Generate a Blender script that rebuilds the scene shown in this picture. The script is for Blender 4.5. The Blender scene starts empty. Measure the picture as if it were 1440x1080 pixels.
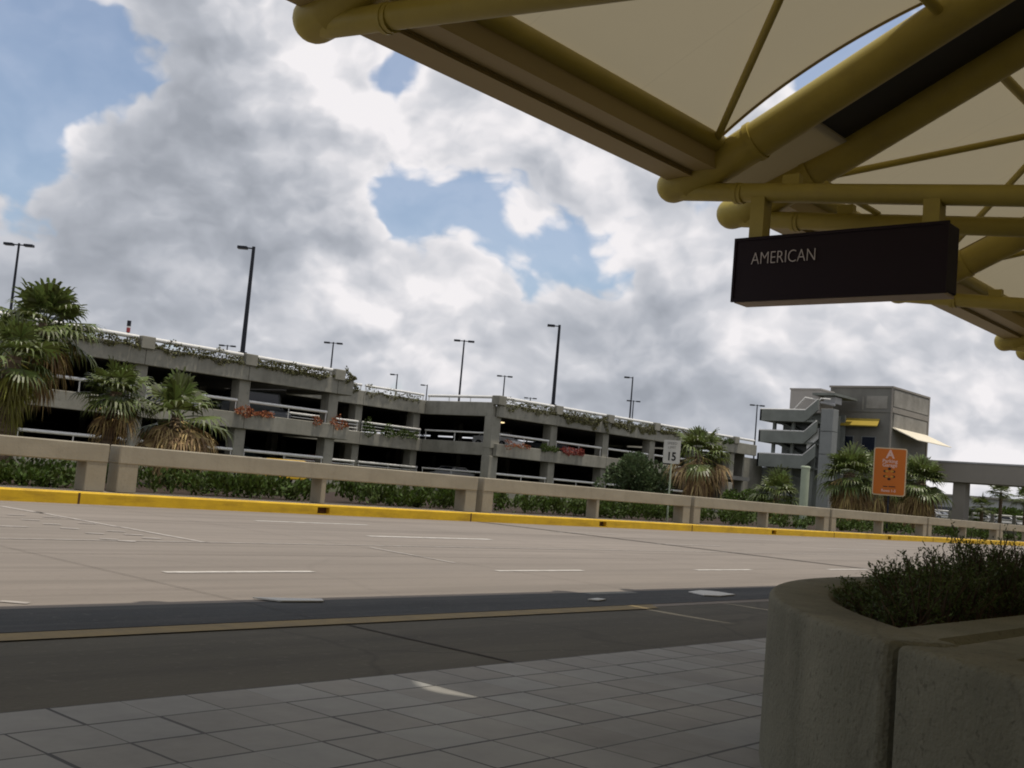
import bpy, math, random
from mathutils import Vector, Matrix, noise
R_=math.radians
sc=bpy.context.scene
col=bpy.context.collection
random.seed(11)

# ------------------------------------------------------------------ camera
FOC=1578.07; CZ=1.25
XR=Vector((0.65066662,-0.12205936,-0.74948947))
YR=Vector((-0.75443865,0.00831796,-0.65631786))
ZR=Vector((0.08634396,0.99248795,-0.08667408))
def ray(px,py):
    v=Vector(((px-720)/FOC,-(py-540)/FOC,-1.0))
    return Vector((XR.dot(v),YR.dot(v),ZR.dot(v)))
EYE=Vector((0,0,CZ))
def at_z(px,py,z=0):
    d=ray(px,py); return EYE+d*((z-CZ)/d.z)
def at_y(px,py,y):
    d=ray(px,py); return EYE+d*(y/d.y)
def at_x(px,py,x):
    d=ray(px,py); return EYE+d*(x/d.x)
cam=bpy.data.cameras.new('camera'); co=bpy.data.objects.new('camera',cam); col.objects.link(co)
cam.sensor_width=36; cam.lens=36*FOC/1440; cam.clip_start=.05; cam.clip_end=5000
co.matrix_world=Matrix.Translation(EYE)@Matrix((XR,YR,ZR)).to_4x4()
sc.camera=co

# ------------------------------------------------------------------ mesh builder
class MB:
    def __init__(s): s.v=[]; s.f=[]; s.sm=[]
    def add(s,vs,fs,smooth=False):
        n=len(s.v); s.v+=[tuple(v) for v in vs]
        for f in fs: s.f.append(tuple(i+n for i in f)); s.sm.append(smooth)
    def quad(s,a,b,c,d,smooth=False): s.add([a,b,c,d],[(0,1,2,3)],smooth)
    def box(s,x0,x1,y0,y1,z0,z1):
        s.add([(x0,y0,z0),(x1,y0,z0),(x1,y1,z0),(x0,y1,z0),(x0,y0,z1),(x1,y0,z1),(x1,y1,z1),(x0,y1,z1)],
              [(0,3,2,1),(4,5,6,7),(0,1,5,4),(1,2,6,5),(2,3,7,6),(3,0,4,7)])
    def cbox(s,x0,x1,y0,y1,z0,z1,b=.02):
        # box with chamfered edges (stack of inset rings)
        def ring(z,i): return [(x0+i,y0+b,z),(x0+b,y0+i,z),(x1-b,y0+i,z),(x1-i,y0+b,z),(x1-i,y1-b,z),(x1-b,y1-i,z),(x0+b,y1-i,z),(x0+i,y1-b,z)]
        def ring2(z,k):
            return [(x0+k,y0+b+.0,z),(x0+b,y0+k,z),(x1-b,y0+k,z),(x1-k,y0+b,z),(x1-k,y1-b,z),(x1-b,y1-k,z),(x0+b,y1-k,z),(x0+k,y1-b,z)]
        rs=[ring2(z0,b*.99),ring(z0+b,0),ring(z1-b,0),ring2(z1,b*.99)]
        vs=[p for r in rs for p in r]; fs=[]
        for j in range(3):
            for i in range(8):
                a=j*8+i; c=j*8+(i+1)%8; fs.append((a,c,c+8,a+8))
        fs.append(tuple(range(7,-1,-1))); fs.append(tuple(range(24,32)))
        s.add(vs,fs)
    def bar(s,a,b,w,h,up=(0,0,1)):
        a=Vector(a); b=Vector(b); d=(b-a).normalized(); u=Vector(up)
        if abs(d.dot(u))>.99: u=Vector((1,0,0))
        r=d.cross(u).normalized(); u=r.cross(d)
        r*=w/2; u*=h/2
        s.add([a-r-u,a+r-u,a+r+u,a-r+u,b-r-u,b+r-u,b+r+u,b-r+u],[(0,3,2,1),(4,5,6,7),(0,1,5,4),(1,2,6,5),(2,3,7,6),(3,0,4,7)])
    def tube(s,pts,rad,n=12,cap=True,smooth=True):
        pts=[Vector(p) for p in pts]
        if not isinstance(rad,(list,tuple)): rad=[rad]*len(pts)
        vs=[]; fs=[]; pu=None
        for i,p in enumerate(pts):
            d=(pts[min(i+1,len(pts)-1)]-pts[max(i-1,0)]).normalized()
            if pu is None:
                u=Vector((0,0,1)) if abs(d.z)<.9 else Vector((1,0,0))
            else: u=pu
            r=d.cross(u).normalized(); u=r.cross(d).normalized(); pu=u
            for k in range(n):
                t=2*math.pi*k/n; vs.append(p+(r*math.cos(t)+u*math.sin(t))*rad[i])
        for i in range(len(pts)-1):
            for k in range(n):
                fs.append((i*n+k,i*n+(k+1)%n,(i+1)*n+(k+1)%n,(i+1)*n+k))
        m=len(vs); s.add(vs,fs,smooth)
        if cap:
            s.add(vs[:n],[tuple(range(n-1,-1,-1))]); s.add(vs[m-n:],[tuple(range(n))])
    def prism(s,poly,x0,x1,ax='x'):
        n=len(poly)
        def P(p,x):
            return (x,p[0],p[1]) if ax=='x' else ((p[0],x,p[1]) if ax=='y' else (p[0],p[1],x))
        vs=[P(p,x0) for p in poly]+[P(p,x1) for p in poly]
        fs=[(i,(i+1)%n,n+(i+1)%n,n+i) for i in range(n)]+[tuple(range(n-1,-1,-1)),tuple(range(n,2*n))]
        s.add(vs,fs)
    def build(s,name,mat,parent=None,smooth=None):
        me=bpy.data.meshes.new(name); me.from_pydata(s.v,[],s.f)
        me.polygons.foreach_set('use_smooth',s.sm if smooth is None else [smooth]*len(s.f))
        import bmesh
        if len(s.f)<60000 and not getattr(s,'leafy',False):
            bm=bmesh.new(); bm.from_mesh(me); bmesh.ops.recalc_face_normals(bm,faces=bm.faces); bm.to_mesh(me); bm.free()
        me.update()
        o=bpy.data.objects.new(name,me); col.objects.link(o)
        if mat: me.materials.append(mat)
        if parent: o.parent=parent
        return o
def leaf(): m=MB(); m.leafy=True; return m
def tag(o,label=None,cat=None,group=None,kind=None):
    if label: o['label']=label
    if cat: o['category']=cat
    if group: o['group']=group
    if kind: o['kind']=kind
    return o
def thing(name,label,cat,loc=(0,0,0),group=None,rz=0):
    o=bpy.data.objects.new(name,None); col.objects.link(o); o.location=loc; o.rotation_euler=(0,0,rz)
    return tag(o,label,cat,group)
def struct(o): o['kind']='structure'; return o
def copy_tree(o,parent=None):
    c=o.copy(); col.objects.link(c); c.parent=parent
    for ch in list(o.children): copy_tree(ch,c)
    return c

# ------------------------------------------------------------------ materials
def mat(name,c,rough=.8,metal=0,bump=0,bscale=20,var=0,vscale=3,vstretch=(1,1,1),c2=None,spec=.3,island=0,stain=None,trans=0,tcol=None,coords='Object'):
    m=bpy.data.materials.new(name); m.use_nodes=True; nt=m.node_tree; N=nt.nodes; L=nt.links
    b=N['Principled BSDF']; b.inputs['Roughness'].default_value=rough; b.inputs['Metallic'].default_value=metal
    b.inputs['Specular IOR Level'].default_value=spec
    tc=N.new('ShaderNodeTexCoord'); mp=N.new('ShaderNodeMapping'); L.new(tc.outputs[coords],mp.inputs[0]); mp.inputs['Scale'].default_value=vstretch
    rgb=N.new('ShaderNodeRGB'); rgb.outputs[0].default_value=(*c,1); out=rgb.outputs[0]
    if var or c2:
        nz=N.new('ShaderNodeTexNoise'); nz.inputs['Scale'].default_value=vscale; nz.inputs['Detail'].default_value=8; nz.inputs['Roughness'].default_value=.62
        L.new(mp.outputs[0],nz.inputs[0])
        mr=N.new('ShaderNodeMapRange'); mr.inputs[1].default_value=.33; mr.inputs[2].default_value=.68; L.new(nz.outputs[0],mr.inputs[0])
        mx=N.new('ShaderNodeMix'); mx.data_type='RGBA'; L.new(mr.outputs[0],mx.inputs[0]); L.new(out,mx.inputs[6])
        cc=c2 if c2 else tuple(x*(1-var) for x in c); mx.inputs[7].default_value=(*cc,1); out=mx.outputs[2]
    if stain:
        sc_,st,amt,scol=stain
        mp2=N.new('ShaderNodeMapping'); L.new(tc.outputs[coords],mp2.inputs[0]); mp2.inputs['Scale'].default_value=st
        n2=N.new('ShaderNodeTexNoise'); n2.inputs['Scale'].default_value=sc_; n2.inputs['Detail'].default_value=6; n2.inputs['Roughness'].default_value=.7; L.new(mp2.outputs[0],n2.inputs[0])
        r2=N.new('ShaderNodeMapRange'); r2.inputs[1].default_value=.5; r2.inputs[2].default_value=.78; r2.inputs[4].default_value=amt; L.new(n2.outputs[0],r2.inputs[0])
        m2=N.new('ShaderNodeMix'); m2.data_type='RGBA'; L.new(r2.outputs[0],m2.inputs[0]); L.new(out,m2.inputs[6]); m2.inputs[7].default_value=(*scol,1); out=m2.outputs[2]
    if island:
        g=N.new('ShaderNodeNewGeometry'); hs=N.new('ShaderNodeHueSaturation')
        mr=N.new('ShaderNodeMapRange'); mr.inputs[3].default_value=1-island; mr.inputs[4].default_value=1+island; L.new(g.outputs['Random Per Island'],mr.inputs[0])
        mr2=N.new('ShaderNodeMapRange'); mr2.inputs[3].default_value=.48; mr2.inputs[4].default_value=.52; L.new(g.outputs['Random Per Island'],mr2.inputs[0])
        L.new(mr.outputs[0],hs.inputs['Value']); L.new(mr2.outputs[0],hs.inputs['Hue']); L.new(out,hs.inputs['Color']); out=hs.outputs[0]
    L.new(out,b.inputs['Base Color'])
    if bump:
        nb=N.new('ShaderNodeTexNoise'); nb.inputs['Scale'].default_value=bscale; nb.inputs['Detail'].default_value=6
        L.new(tc.outputs[coords],nb.inputs[0]); bp=N.new('ShaderNodeBump'); bp.inputs['Strength'].default_value=bump; bp.inputs['Distance'].default_value=.02
        L.new(nb.outputs[0],bp.inputs['Height']); L.new(bp.outputs[0],b.inputs['Normal'])
    if trans:
        t=N.new('ShaderNodeBsdfTranslucent'); ms=N.new('ShaderNodeMixShader'); ms.inputs[0].default_value=trans
        if tcol: t.inputs[0].default_value=(*tcol,1)
        else: L.new(out,t.inputs[0])
        L.new(b.outputs[0],ms.inputs[1]); L.new(t.outputs[0],ms.inputs[2]); L.new(ms.outputs[0],N['Material Output'].inputs[0])
    return m
M={}
M['road']=mat('road_concrete',(.25,.218,.19),.85,var=.1,c2=(.20,.175,.152),vscale=.5,vstretch=(.16,1,1),bump=.25,bscale=30,stain=(1.1,(.12,1.4,1),.55,(.135,.115,.1)))
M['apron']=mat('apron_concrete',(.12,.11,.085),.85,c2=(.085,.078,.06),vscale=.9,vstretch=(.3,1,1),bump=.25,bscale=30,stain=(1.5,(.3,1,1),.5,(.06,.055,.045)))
M['darkgrey']=mat('darkgrey',(.058,.063,.068),.9,var=.35,vscale=1.2,vstretch=(.3,1,1),bump=.4,bscale=60,stain=(2.2,(.4,1,1),.4,(.1,.095,.09)))
M['joint']=mat('joint_tar',(.045,.038,.032),.9)
M['paleline']=mat('worn_white_paint',(.60,.575,.54),.8,c2=(.38,.35,.32),vscale=5)
M['faint']=mat('faded_marking',(.44,.41,.38),.8,c2=(.30,.265,.24),vscale=6)
M['yline']=mat('worn_yellow_paint',(.30,.225,.10),.8,c2=(.21,.165,.09),vscale=4)
M['kerb']=mat('yellow_kerb_paint',(.72,.46,.02),.6,c2=(.58,.36,.02),vscale=2,bump=.15,bscale=15,stain=(1.7,(.5,1,3),.55,(.16,.08,.02)))
M['kerbtop']=mat('verge_concrete',(.27,.235,.19),.85,var=.3,vscale=1.5)
M['barrier']=mat('barrier_concrete',(.35,.315,.245),.8,c2=(.29,.26,.20),vscale=1.2,vstretch=(.6,1,1.6),bump=.15,bscale=18,stain=(1.2,(2,2,.5),.4,(.17,.145,.11)))
M['garage']=mat('garage_concrete',(.34,.325,.275),.88,c2=(.225,.215,.18),vscale=.5,vstretch=(.7,1,1),bump=.2,bscale=8,stain=(.9,(1.2,1.2,.25),.6,(.11,.105,.09)))
M['deck']=mat('deck_concrete',(.26,.25,.23),.9,var=.3,vscale=.3)
M['dark']=mat('dark_interior',(.03,.03,.03),.9)
M['white']=mat('white_rail_paint',(.8,.79,.76),.35,var=.12,vscale=2,spec=.5)
M['pole']=mat('dark_pole_metal',(.018,.02,.028),.45,metal=.3)
M['canopy']=mat('ochre_steel_paint',(.44,.35,.07),.5,c2=(.36,.285,.055),vscale=1.2,spec=.4,bump=.05,bscale=6,stain=(2.5,(1,1,1),.35,(.22,.17,.07)))
M['fascia']=mat('brown_fascia_paint',(.36,.275,.115),.5,c2=(.30,.225,.095),vscale=1.0,vstretch=(.2,1,1))
M['gutter']=mat('dark_gutter_metal',(.03,.028,.025),.5)
M['fabric']=mat('tensile_fabric',(.52,.48,.375),.75,var=.08,vscale=.6,trans=.42,tcol=(.37,.325,.225))
M['signblack']=mat('sign_black',(.020,.012,.016),.6,spec=.15)
M['signtray']=mat('sign_tray',(.50,.40,.31),.6)
M['letters']=mat('letter_grey',(.62,.56,.55),.5)
M['planter']=mat('planter_concrete',(.215,.21,.16),.85,c2=(.15,.148,.11),vscale=2.2,vstretch=(1,1,.6),bump=.55,bscale=55,stain=(1.3,(1.6,1.6,.35),.6,(.065,.065,.045)))
M['soil']=mat('soil',(.045,.028,.018),.95,var=.4,vscale=12,bump=.8,bscale=40)
M['ground']=mat('ground_dirt_grass',(.06,.055,.03),.95,c2=(.03,.042,.015),vscale=.7,bump=.3,bscale=8)
M['leaf']=mat('hedge_leaf',(.062,.092,.016),.6,island=.6,trans=.25)
M['bush']=mat('bush_leaf',(.075,.105,.028),.6,island=.5,trans=.2)
M['vine']=mat('vine_leaf',(.12,.115,.05),.7,island=.6,trans=.2)
M['palmleaf']=mat('palm_green',(.10,.125,.032),.42,island=.55,trans=.25,spec=.5)
M['palmyellow']=mat('palm_yellow_green',(.22,.21,.04),.5,island=.5,trans=.25)
M['deadleaf']=mat('palm_dead_tan',(.42,.30,.15),.75,island=.55,trans=.2)
M['deadbrown']=mat('palm_dead_brown',(.36,.25,.11),.8,island=.65,trans=.15)
M['trunk']=mat('palm_trunk',(.20,.15,.10),.9,c2=(.11,.08,.05),vscale=6,vstretch=(1,1,5),bump=.8,bscale=25)
M['twig']=mat('twig',(.08,.055,.035),.9)
M['orange']=mat('orange_sign_face',(.50,.135,.014),.5,var=.06,vscale=1)
M['signwhite']=mat('sign_white_face',(.58,.58,.53),.55,var=.15,vscale=3)
M['signblk']=mat('sign_black_ink',(.015,.015,.013),.6)
M['inkfade']=mat('faded_sign_ink',(.16,.16,.15),.6)
M['tan']=mat('sign_edge_tan',(.52,.42,.27),.6)
M['pale']=mat('pale_green_paint',(.38,.44,.33),.5,var=.1,vscale=2)
M['tower']=mat('tower_concrete',(.21,.205,.18),.88,c2=(.175,.168,.15),vscale=.3,stain=(.4,(1,1,.2),.4,(.075,.07,.06)))
M['pale_block']=mat('pale_block',(.42,.39,.36),.85,var=.1,vscale=.3)
M['tower_side']=mat('tower_panel_sunlit',(.36,.34,.30),.88,c2=(.20,.187,.16),vscale=.3)  # brightened tone puts the sun on the tower's side face into the colour
M['pillar']=mat('pillar_grey',(.25,.26,.255),.8,var=.15,vscale=.5)
M['stairgrey']=mat('stair_concrete_grey',(.22,.235,.215),.85,var=.25,vscale=.5)
M['awning_y']=mat('awning_yellow',(.42,.30,.04),.6,var=.1,vscale=1)
M['awning_c']=mat('awning_cream',(.80,.73,.58),.6,var=.1,vscale=1)
M['glass']=mat('dark_window_glass',(.015,.02,.035),.12,spec=.6)
M['glassgreen']=mat('green_stair_glass',(.03,.045,.03),.25,spec=.5)
M['bridge']=mat('bridge_concrete',(.30,.275,.24),.85,var=.12,vscale=.2,stain=(.3,(1,.3,.4),.3,(.16,.14,.12)))
M['bloom_red']=mat('red_bloom',(.25,.05,.04),.7,island=.5,trans=.2)
M['bloom_orange']=mat('orange_bloom',(.30,.105,.05),.7,island=.5,trans=.2)
M['rubber']=mat('rubber',(.02,.02,.02),.8)
M['litter_sunpatch']=mat('white_litter_sunpatch',(.6,.6,.58),.7)
def paint(n,c): M[n]=mat(n,c,.3,spec=.6)
paint('car_dark',(.02,.03,.03)); paint('car_yellow',(.7,.42,.02)); paint('car_white',(.7,.7,.7)); paint('car_red',(.22,.02,.02)); paint('car_grey',(.22,.23,.25))
paint('lamp_red',(.3,.02,.02)); M['farwall']=mat('far_building_wall',(.42,.42,.42),.8,var=.1,vscale=.1)
M['added_wall']=mat('added_terminal_wall',(.2,.18,.15),.85)

def overlay(m,kind,scale,amt,colr,coords='Object'):
    # extra real wear: cracks, seams, tyre streaks, pores
    nt=m.node_tree; N=nt.nodes; L=nt.links; b=N['Principled BSDF']; src=b.inputs['Base Color'].links[0].from_socket
    tc=N.new('ShaderNodeTexCoord'); mp=N.new('ShaderNodeMapping'); L.new(tc.outputs[coords],mp.inputs[0])
    mr=N.new('ShaderNodeMapRange')
    if kind=='crack':
        nz=N.new('ShaderNodeTexNoise'); nz.inputs['Scale'].default_value=scale*3; L.new(mp.outputs[0],nz.inputs[0])
        va=N.new('ShaderNodeVectorMath'); va.operation='MULTIPLY_ADD'; L.new(nz.outputs['Color'],va.inputs[0]); va.inputs[1].default_value=(.5/scale*.4,)*3; L.new(mp.outputs[0],va.inputs[2])
        v=N.new('ShaderNodeTexVoronoi'); v.feature='DISTANCE_TO_EDGE'; v.inputs['Scale'].default_value=scale; L.new(va.outputs[0],v.inputs[0])
        mr.inputs[1].default_value=0; mr.inputs[2].default_value=.012; mr.inputs[3].default_value=amt; mr.inputs[4].default_value=0; L.new(v.outputs[0],mr.inputs[0])
    elif kind=='streak':
        mp.inputs['Scale'].default_value=(.035,1,1); nz=N.new('ShaderNodeTexNoise'); nz.inputs['Scale'].default_value=scale; nz.inputs['Detail'].default_value=5; nz.inputs['Roughness'].default_value=.65; L.new(mp.outputs[0],nz.inputs[0])
        mr.inputs[1].default_value=.48; mr.inputs[2].default_value=.66; mr.inputs[3].default_value=0; mr.inputs[4].default_value=amt; L.new(nz.outputs[0],mr.inputs[0])
    elif kind=='pore':
        nz=N.new('ShaderNodeTexNoise'); nz.inputs['Scale'].default_value=scale; nz.inputs['Detail'].default_value=3; L.new(mp.outputs[0],nz.inputs[0])
        mr.inputs[1].default_value=.60; mr.inputs[2].default_value=.70; mr.inputs[3].default_value=0; mr.inputs[4].default_value=amt; L.new(nz.outputs[0],mr.inputs[0])
    elif kind=='seam':
        sp=N.new('ShaderNodeSeparateXYZ'); L.new(mp.outputs[0],sp.inputs[0]); a=N.new('ShaderNodeMath'); a.operation='PINGPONG'; L.new(sp.outputs[0],a.inputs[0]); a.inputs[1].default_value=scale
        mr.inputs[1].default_value=0; mr.inputs[2].default_value=.018; mr.inputs[3].default_value=amt; mr.inputs[4].default_value=0; L.new(a.outputs[0],mr.inputs[0])
    mx=N.new('ShaderNodeMix'); mx.data_type='RGBA'; L.new(mr.outputs[0],mx.inputs[0]); L.new(src,mx.inputs[6]); mx.inputs[7].default_value=(*colr,1); L.new(mx.outputs[2],b.inputs['Base Color'])
overlay(M['road'],'streak',1.6,.35,(.13,.115,.098)); overlay(M['road'],'crack',.12,.18,(.13,.115,.1)); overlay(M['road'],'pore',9,.25,(.13,.11,.10))
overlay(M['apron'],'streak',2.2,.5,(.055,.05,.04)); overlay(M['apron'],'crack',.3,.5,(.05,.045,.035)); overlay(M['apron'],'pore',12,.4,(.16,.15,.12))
overlay(M['darkgrey'],'streak',2.5,.5,(.10,.10,.10)); overlay(M['darkgrey'],'pore',14,.5,(.12,.12,.115))
overlay(M['planter'],'pore',38,.6,(.08,.075,.055)); overlay(M['planter'],'pore',5,.2,(.27,.26,.2)); overlay(M['planter'],'crack',.8,.35,(.08,.075,.055))
overlay(M['barrier'],'pore',20,.3,(.17,.15,.11))
overlay(M['garage'],'pore',3,.35,(.16,.155,.135)); overlay(M['fabric'],'seam',.92,.28,(.25,.21,.14))
# paving: real procedural grid
def paving_mat():
    m=bpy.data.materials.new('paving_tiles'); m.use_nodes=True; nt=m.node_tree; N=nt.nodes; L=nt.links; b=N['Principled BSDF']
    b.inputs['Roughness'].default_value=.62; b.inputs['Specular IOR Level'].default_value=.35
    tc=N.new('ShaderNodeTexCoord')
    def math_(op,a,bv=None,c=None):
        n=N.new('ShaderNodeMath'); n.operation=op
        for i,x in enumerate((a,bv,c)):
            if x is None: continue
            if isinstance(x,(int,float)): n.inputs[i].default_value=x
            else: L.new(x,n.inputs[i])
        return n.outputs[0]
    # warp slightly
    nz=N.new('ShaderNodeTexNoise'); nz.inputs['Scale'].default_value=1.3; nz.inputs['Detail'].default_value=3; L.new(tc.outputs['Object'],nz.inputs[0])
    sub=N.new('ShaderNodeVectorMath'); sub.operation='MULTIPLY_ADD'; L.new(nz.outputs['Color'],sub.inputs[0]); sub.inputs[1].default_value=(.02,.02,0); L.new(tc.outputs['Object'],sub.inputs[2])
    sp=N.new('ShaderNodeSeparateXYZ'); L.new(sub.outputs[0],sp.inputs[0])
    T=.3695
    u=math_('DIVIDE',math_('SUBTRACT',sp.outputs[0],2.71),T); v=math_('DIVIDE',math_('SUBTRACT',sp.outputs[1],5.08),T)
    fu=math_('FLOOR',u); fv=math_('FLOOR',v); cu=math_('FRACT',u); cv=math_('FRACT',v)
    du=math_('SUBTRACT',.5,math_('ABSOLUTE',math_('SUBTRACT',cu,.5))); dv=math_('SUBTRACT',.5,math_('ABSOLUTE',math_('SUBTRACT',cv,.5)))
    # per-joint strength so that some joints are nearly closed
    def wn(a,bq,seed):
        c=N.new('ShaderNodeCombineXYZ'); L.new(a,c.inputs[0]); L.new(bq,c.inputs[1]); c.inputs[2].default_value=seed
        w=N.new('ShaderNodeTexWhiteNoise'); L.new(c.outputs[0],w.inputs[0]); return w.outputs[0]
    ru=math_('FLOOR',math_('ADD',u,.5)); rv=math_('FLOOR',math_('ADD',v,.5))
    su=math_('MULTIPLY',wn(ru,fv,1.3),.034); sv=math_('MULTIPLY_ADD',wn(fu,rv,4.7),.014,.016)
    ju=math_('LESS_THAN',du,su); jv=math_('LESS_THAN',dv,sv)
    j=math_('MAXIMUM',ju,jv)
    tv=wn(fu,fv,9.1)
    n2=N.new('ShaderNodeTexNoise'); n2.inputs['Scale'].default_value=5; n2.inputs['Detail'].default_value=9; n2.inputs['Roughness'].default_value=.7; L.new(tc.outputs['Object'],n2.inputs[0])
    n3=N.new('ShaderNodeTexNoise'); n3.inputs['Scale'].default_value=.8; n3.inputs['Detail'].default_value=4; L.new(tc.outputs['Object'],n3.inputs[0])
    val=math_('ADD',math_('MULTIPLY_ADD',tv,.30,.72),math_('ADD',math_('MULTIPLY_ADD',n2.outputs[0],.45,-.22),math_('MULTIPLY_ADD',n3.outputs[0],.8,-.4)))
    cr=N.new('ShaderNodeMix'); cr.data_type='RGBA'; L.new(tv,cr.inputs[0]); cr.inputs[6].default_value=(.32,.305,.275,1); cr.inputs[7].default_value=(.285,.29,.285,1)
    ml=N.new('ShaderNodeVectorMath'); ml.operation='SCALE'; L.new(cr.outputs[2],ml.inputs[0]); L.new(val,ml.inputs['Scale'])
    mx=N.new('ShaderNodeMix'); mx.data_type='RGBA'; L.new(j,mx.inputs[0]); L.new(ml.outputs[0],mx.inputs[6]); mx.inputs[7].default_value=(.025,.022,.018,1)
    L.new(mx.outputs[2],b.inputs['Base Color'])
    bp=N.new('ShaderNodeBump'); bp.inputs['Strength'].default_value=.5; bp.inputs['Distance'].default_value=.01
    h=math_('SUBTRACT',math_('MULTIPLY_ADD',tv,.3,math_('MULTIPLY',n2.outputs[0],.4)),j); L.new(h,bp.inputs['Height']); L.new(bp.outputs[0],b.inputs['Normal'])
    return m
M['paving']=paving_mat()

# ------------------------------------------------------------------ ground, road
def sheet(name,x0,x1,y0,y1,z,m,nx=1,ny=1):
    b=MB(); b.quad((x0,y0,z),(x1,y0,z),(x1,y1,z),(x0,y1,z)); return struct(b.build(name,m))
sheet('ground',-800,3000,-500,3500,-.06,M['ground'])
b=MB(); b.box(-120,420,7.04,22.42,-.05,0); struct(b.build('road',M['road']))
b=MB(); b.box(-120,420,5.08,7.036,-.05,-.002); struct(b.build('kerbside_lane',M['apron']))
b=MB(); b.quad((-120,7.2,.004),(420,7.2,.004),(420,8.2,.004),(-120,8.2,.004)); struct(b.build('dark_strip',M['darkgrey']))  # darker blue-grey band laid over the near edge of the road
b=MB(); b.box(-120,420,-40,5.076,-.05,.012); struct(b.build('pavement',M['paving']))
# markings
mk=MB()
def flat(mb,pts,z): mb.add([(p[0],p[1],z) for p in pts],[tuple(range(len(pts)))])
def strip(mb,x0,x1,y,w,z=.006): flat(mb,[(x0,y-w/2),(x1,y-w/2),(x1,y+w/2),(x0,y+w/2)],z)
for k in range(-6,40):
    x=6.65+5.25*k; strip(mk,x,x+1.98,10.4,.13)
strip(mk,14.45,17.9,15.9,.2); strip(mk,14.2,17.3,19.1,.17)
struct(mk.build('lane_markings',M['paleline']))
mk=MB()
for k in (-3,-2,-1,1,2,3,4,5,6):
    x=14.45+9.8*k; strip(mk,x,x+3.2,15.9,.12); strip(mk,x-.2,x+2.8,19.1,.12)
strip(mk,-120,200,13.95,.07)
def pxline(mb,a,b_,w,z=.006):
    A=at_z(*a);B=at_z(*b_); d=(B-A).normalized(); n=Vector((-d.y,d.x,0))*w/2
    flat(mb,[A-n,B-n,B+n,A+n],z)
pxline(mk,(50,720),(165,741),.1); pxline(mk,(168,741),(288,763),.1); pxline(mk,(0,712),(60,722),.14)
for a in [(30,731),(60,737),(85,743),(110,736),(120,750),(150,747),(175,752),(140,758),(165,761),(200,757),(10,724),(60,727)]:
    pxline(mk,a,(a[0]+26,a[1]+1.2),.12,.008)
pxline(mk,(520,800-30),(640,800-8),.08); 
pxline(mk,(0,846),(40,849),.1)
struct(mk.build('faded_crosswalk_marking',M['faint']))
mk=MB()
for x0,x1 in ((-80,10.9),(14.6,30.0),(34,60)):
    flat(mk,[(x0,6.9),(x1-.25,6.9),(x1,7.16),(x0,7.16)],.007)
struct(mk.build('yellow_line',M['yline']))
mk=MB()
for k in range(-6,30):
    x=6.1+6.1*k; w=.15 if k%6==3 else .008
    flat(mk,[(x-.05,7.3),(x+w-.05,7.3),(x+w+.1,22.4),(x+.1,22.4)],.009)
    w=.03 if k%2==0 else .01; flat(mk,[(x,5.1),(x+w,5.1),(x+w,6.88),(x,6.88)],.003)
strip(mk,-100,200,5.085,.03,.0022); strip(mk,-100,200,17.6,.02,.0095); strip(mk,-100,200,12.2,.014,.0095)
struct(mk.build('pavement_joints',M['joint']))
def blotch(name,pts,z,label):
    mb=MB(); mb.prism([(p.x,p.y) for p in pts],z,z+.012,'z'); return tag(mb.build(name,M['litter_sunpatch']),label,'litter_sunpatch')
blotch('litter_sunpatch',[at_z(*p) for p in [(968,834),(990,839),(1012,840),(1034,838),(1010,834),(985,832)]],.01,'flat white piece standing in for a sun patch on the dark strip left of the planter')  # thin white slab draws a patch of sunlight coming through the canopy gap
blotch('litter_sunpatch',[at_z(*p) for p in [(826,845),(842,846.5),(852,845),(840,843.5)]],.01,'small white piece standing in for a sun patch on the dark strip mid road')
blotch('litter_sunpatch',[at_z(*p) for p in [(355,843),(395,848),(455,848),(452,845),(400,844)]],.01,'long pale piece standing in for a sun patch along the edge of the dark strip')

# kerb: segments with drain notches
kx=[-18.3+12.2*0]
mb=MB(); KZ=.255
def kerbseg(x0,x1):
    mb.prism([(22.42,-.04),(22.42,KZ-.03),(22.45,KZ),(22.72,KZ),(22.72,-.04)],x0,x1,'x')
sl=[18.75+12.1*k for k in range(-3,30)]
x=-60
for s in sl:
    kerbseg(x,s-.2); x=s+.2
kerbseg(x,400)
for s in sl: mb.prism([(22.42,-.04),(22.42,.03),(22.72,.03),(22.72,-.04)],s-.2,s+.2,'x'); mb.prism([(22.42,.19),(22.42,KZ-.03),(22.45,KZ),(22.72,KZ),(22.72,.19)],s-.2,s+.2,'x')
struct(mb.build('kerb',M['kerb']))
mb=MB()
for s in sl: mb.box(s-.2,s+.2,22.56,22.7,.03,.19)
for k in range(-3,25): mb.box(24.3+12.2*k-.025,24.3+12.2*k+.025,22.415,22.44,0,KZ-.02)
M['notch']=mat('drain_rust',(.10,.05,.02),.9); struct(mb.build('drain_notches',M['notch']))
mb=MB(); mb.box(-60,400,22.722,23.9,-.05,.245); struct(mb.build('verge',M['kerbtop']))
mb=MB(); mb.box(-60,400,23.902,36,-.05,.2); struct(mb.build('planting_bed',M['soil']))

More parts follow.
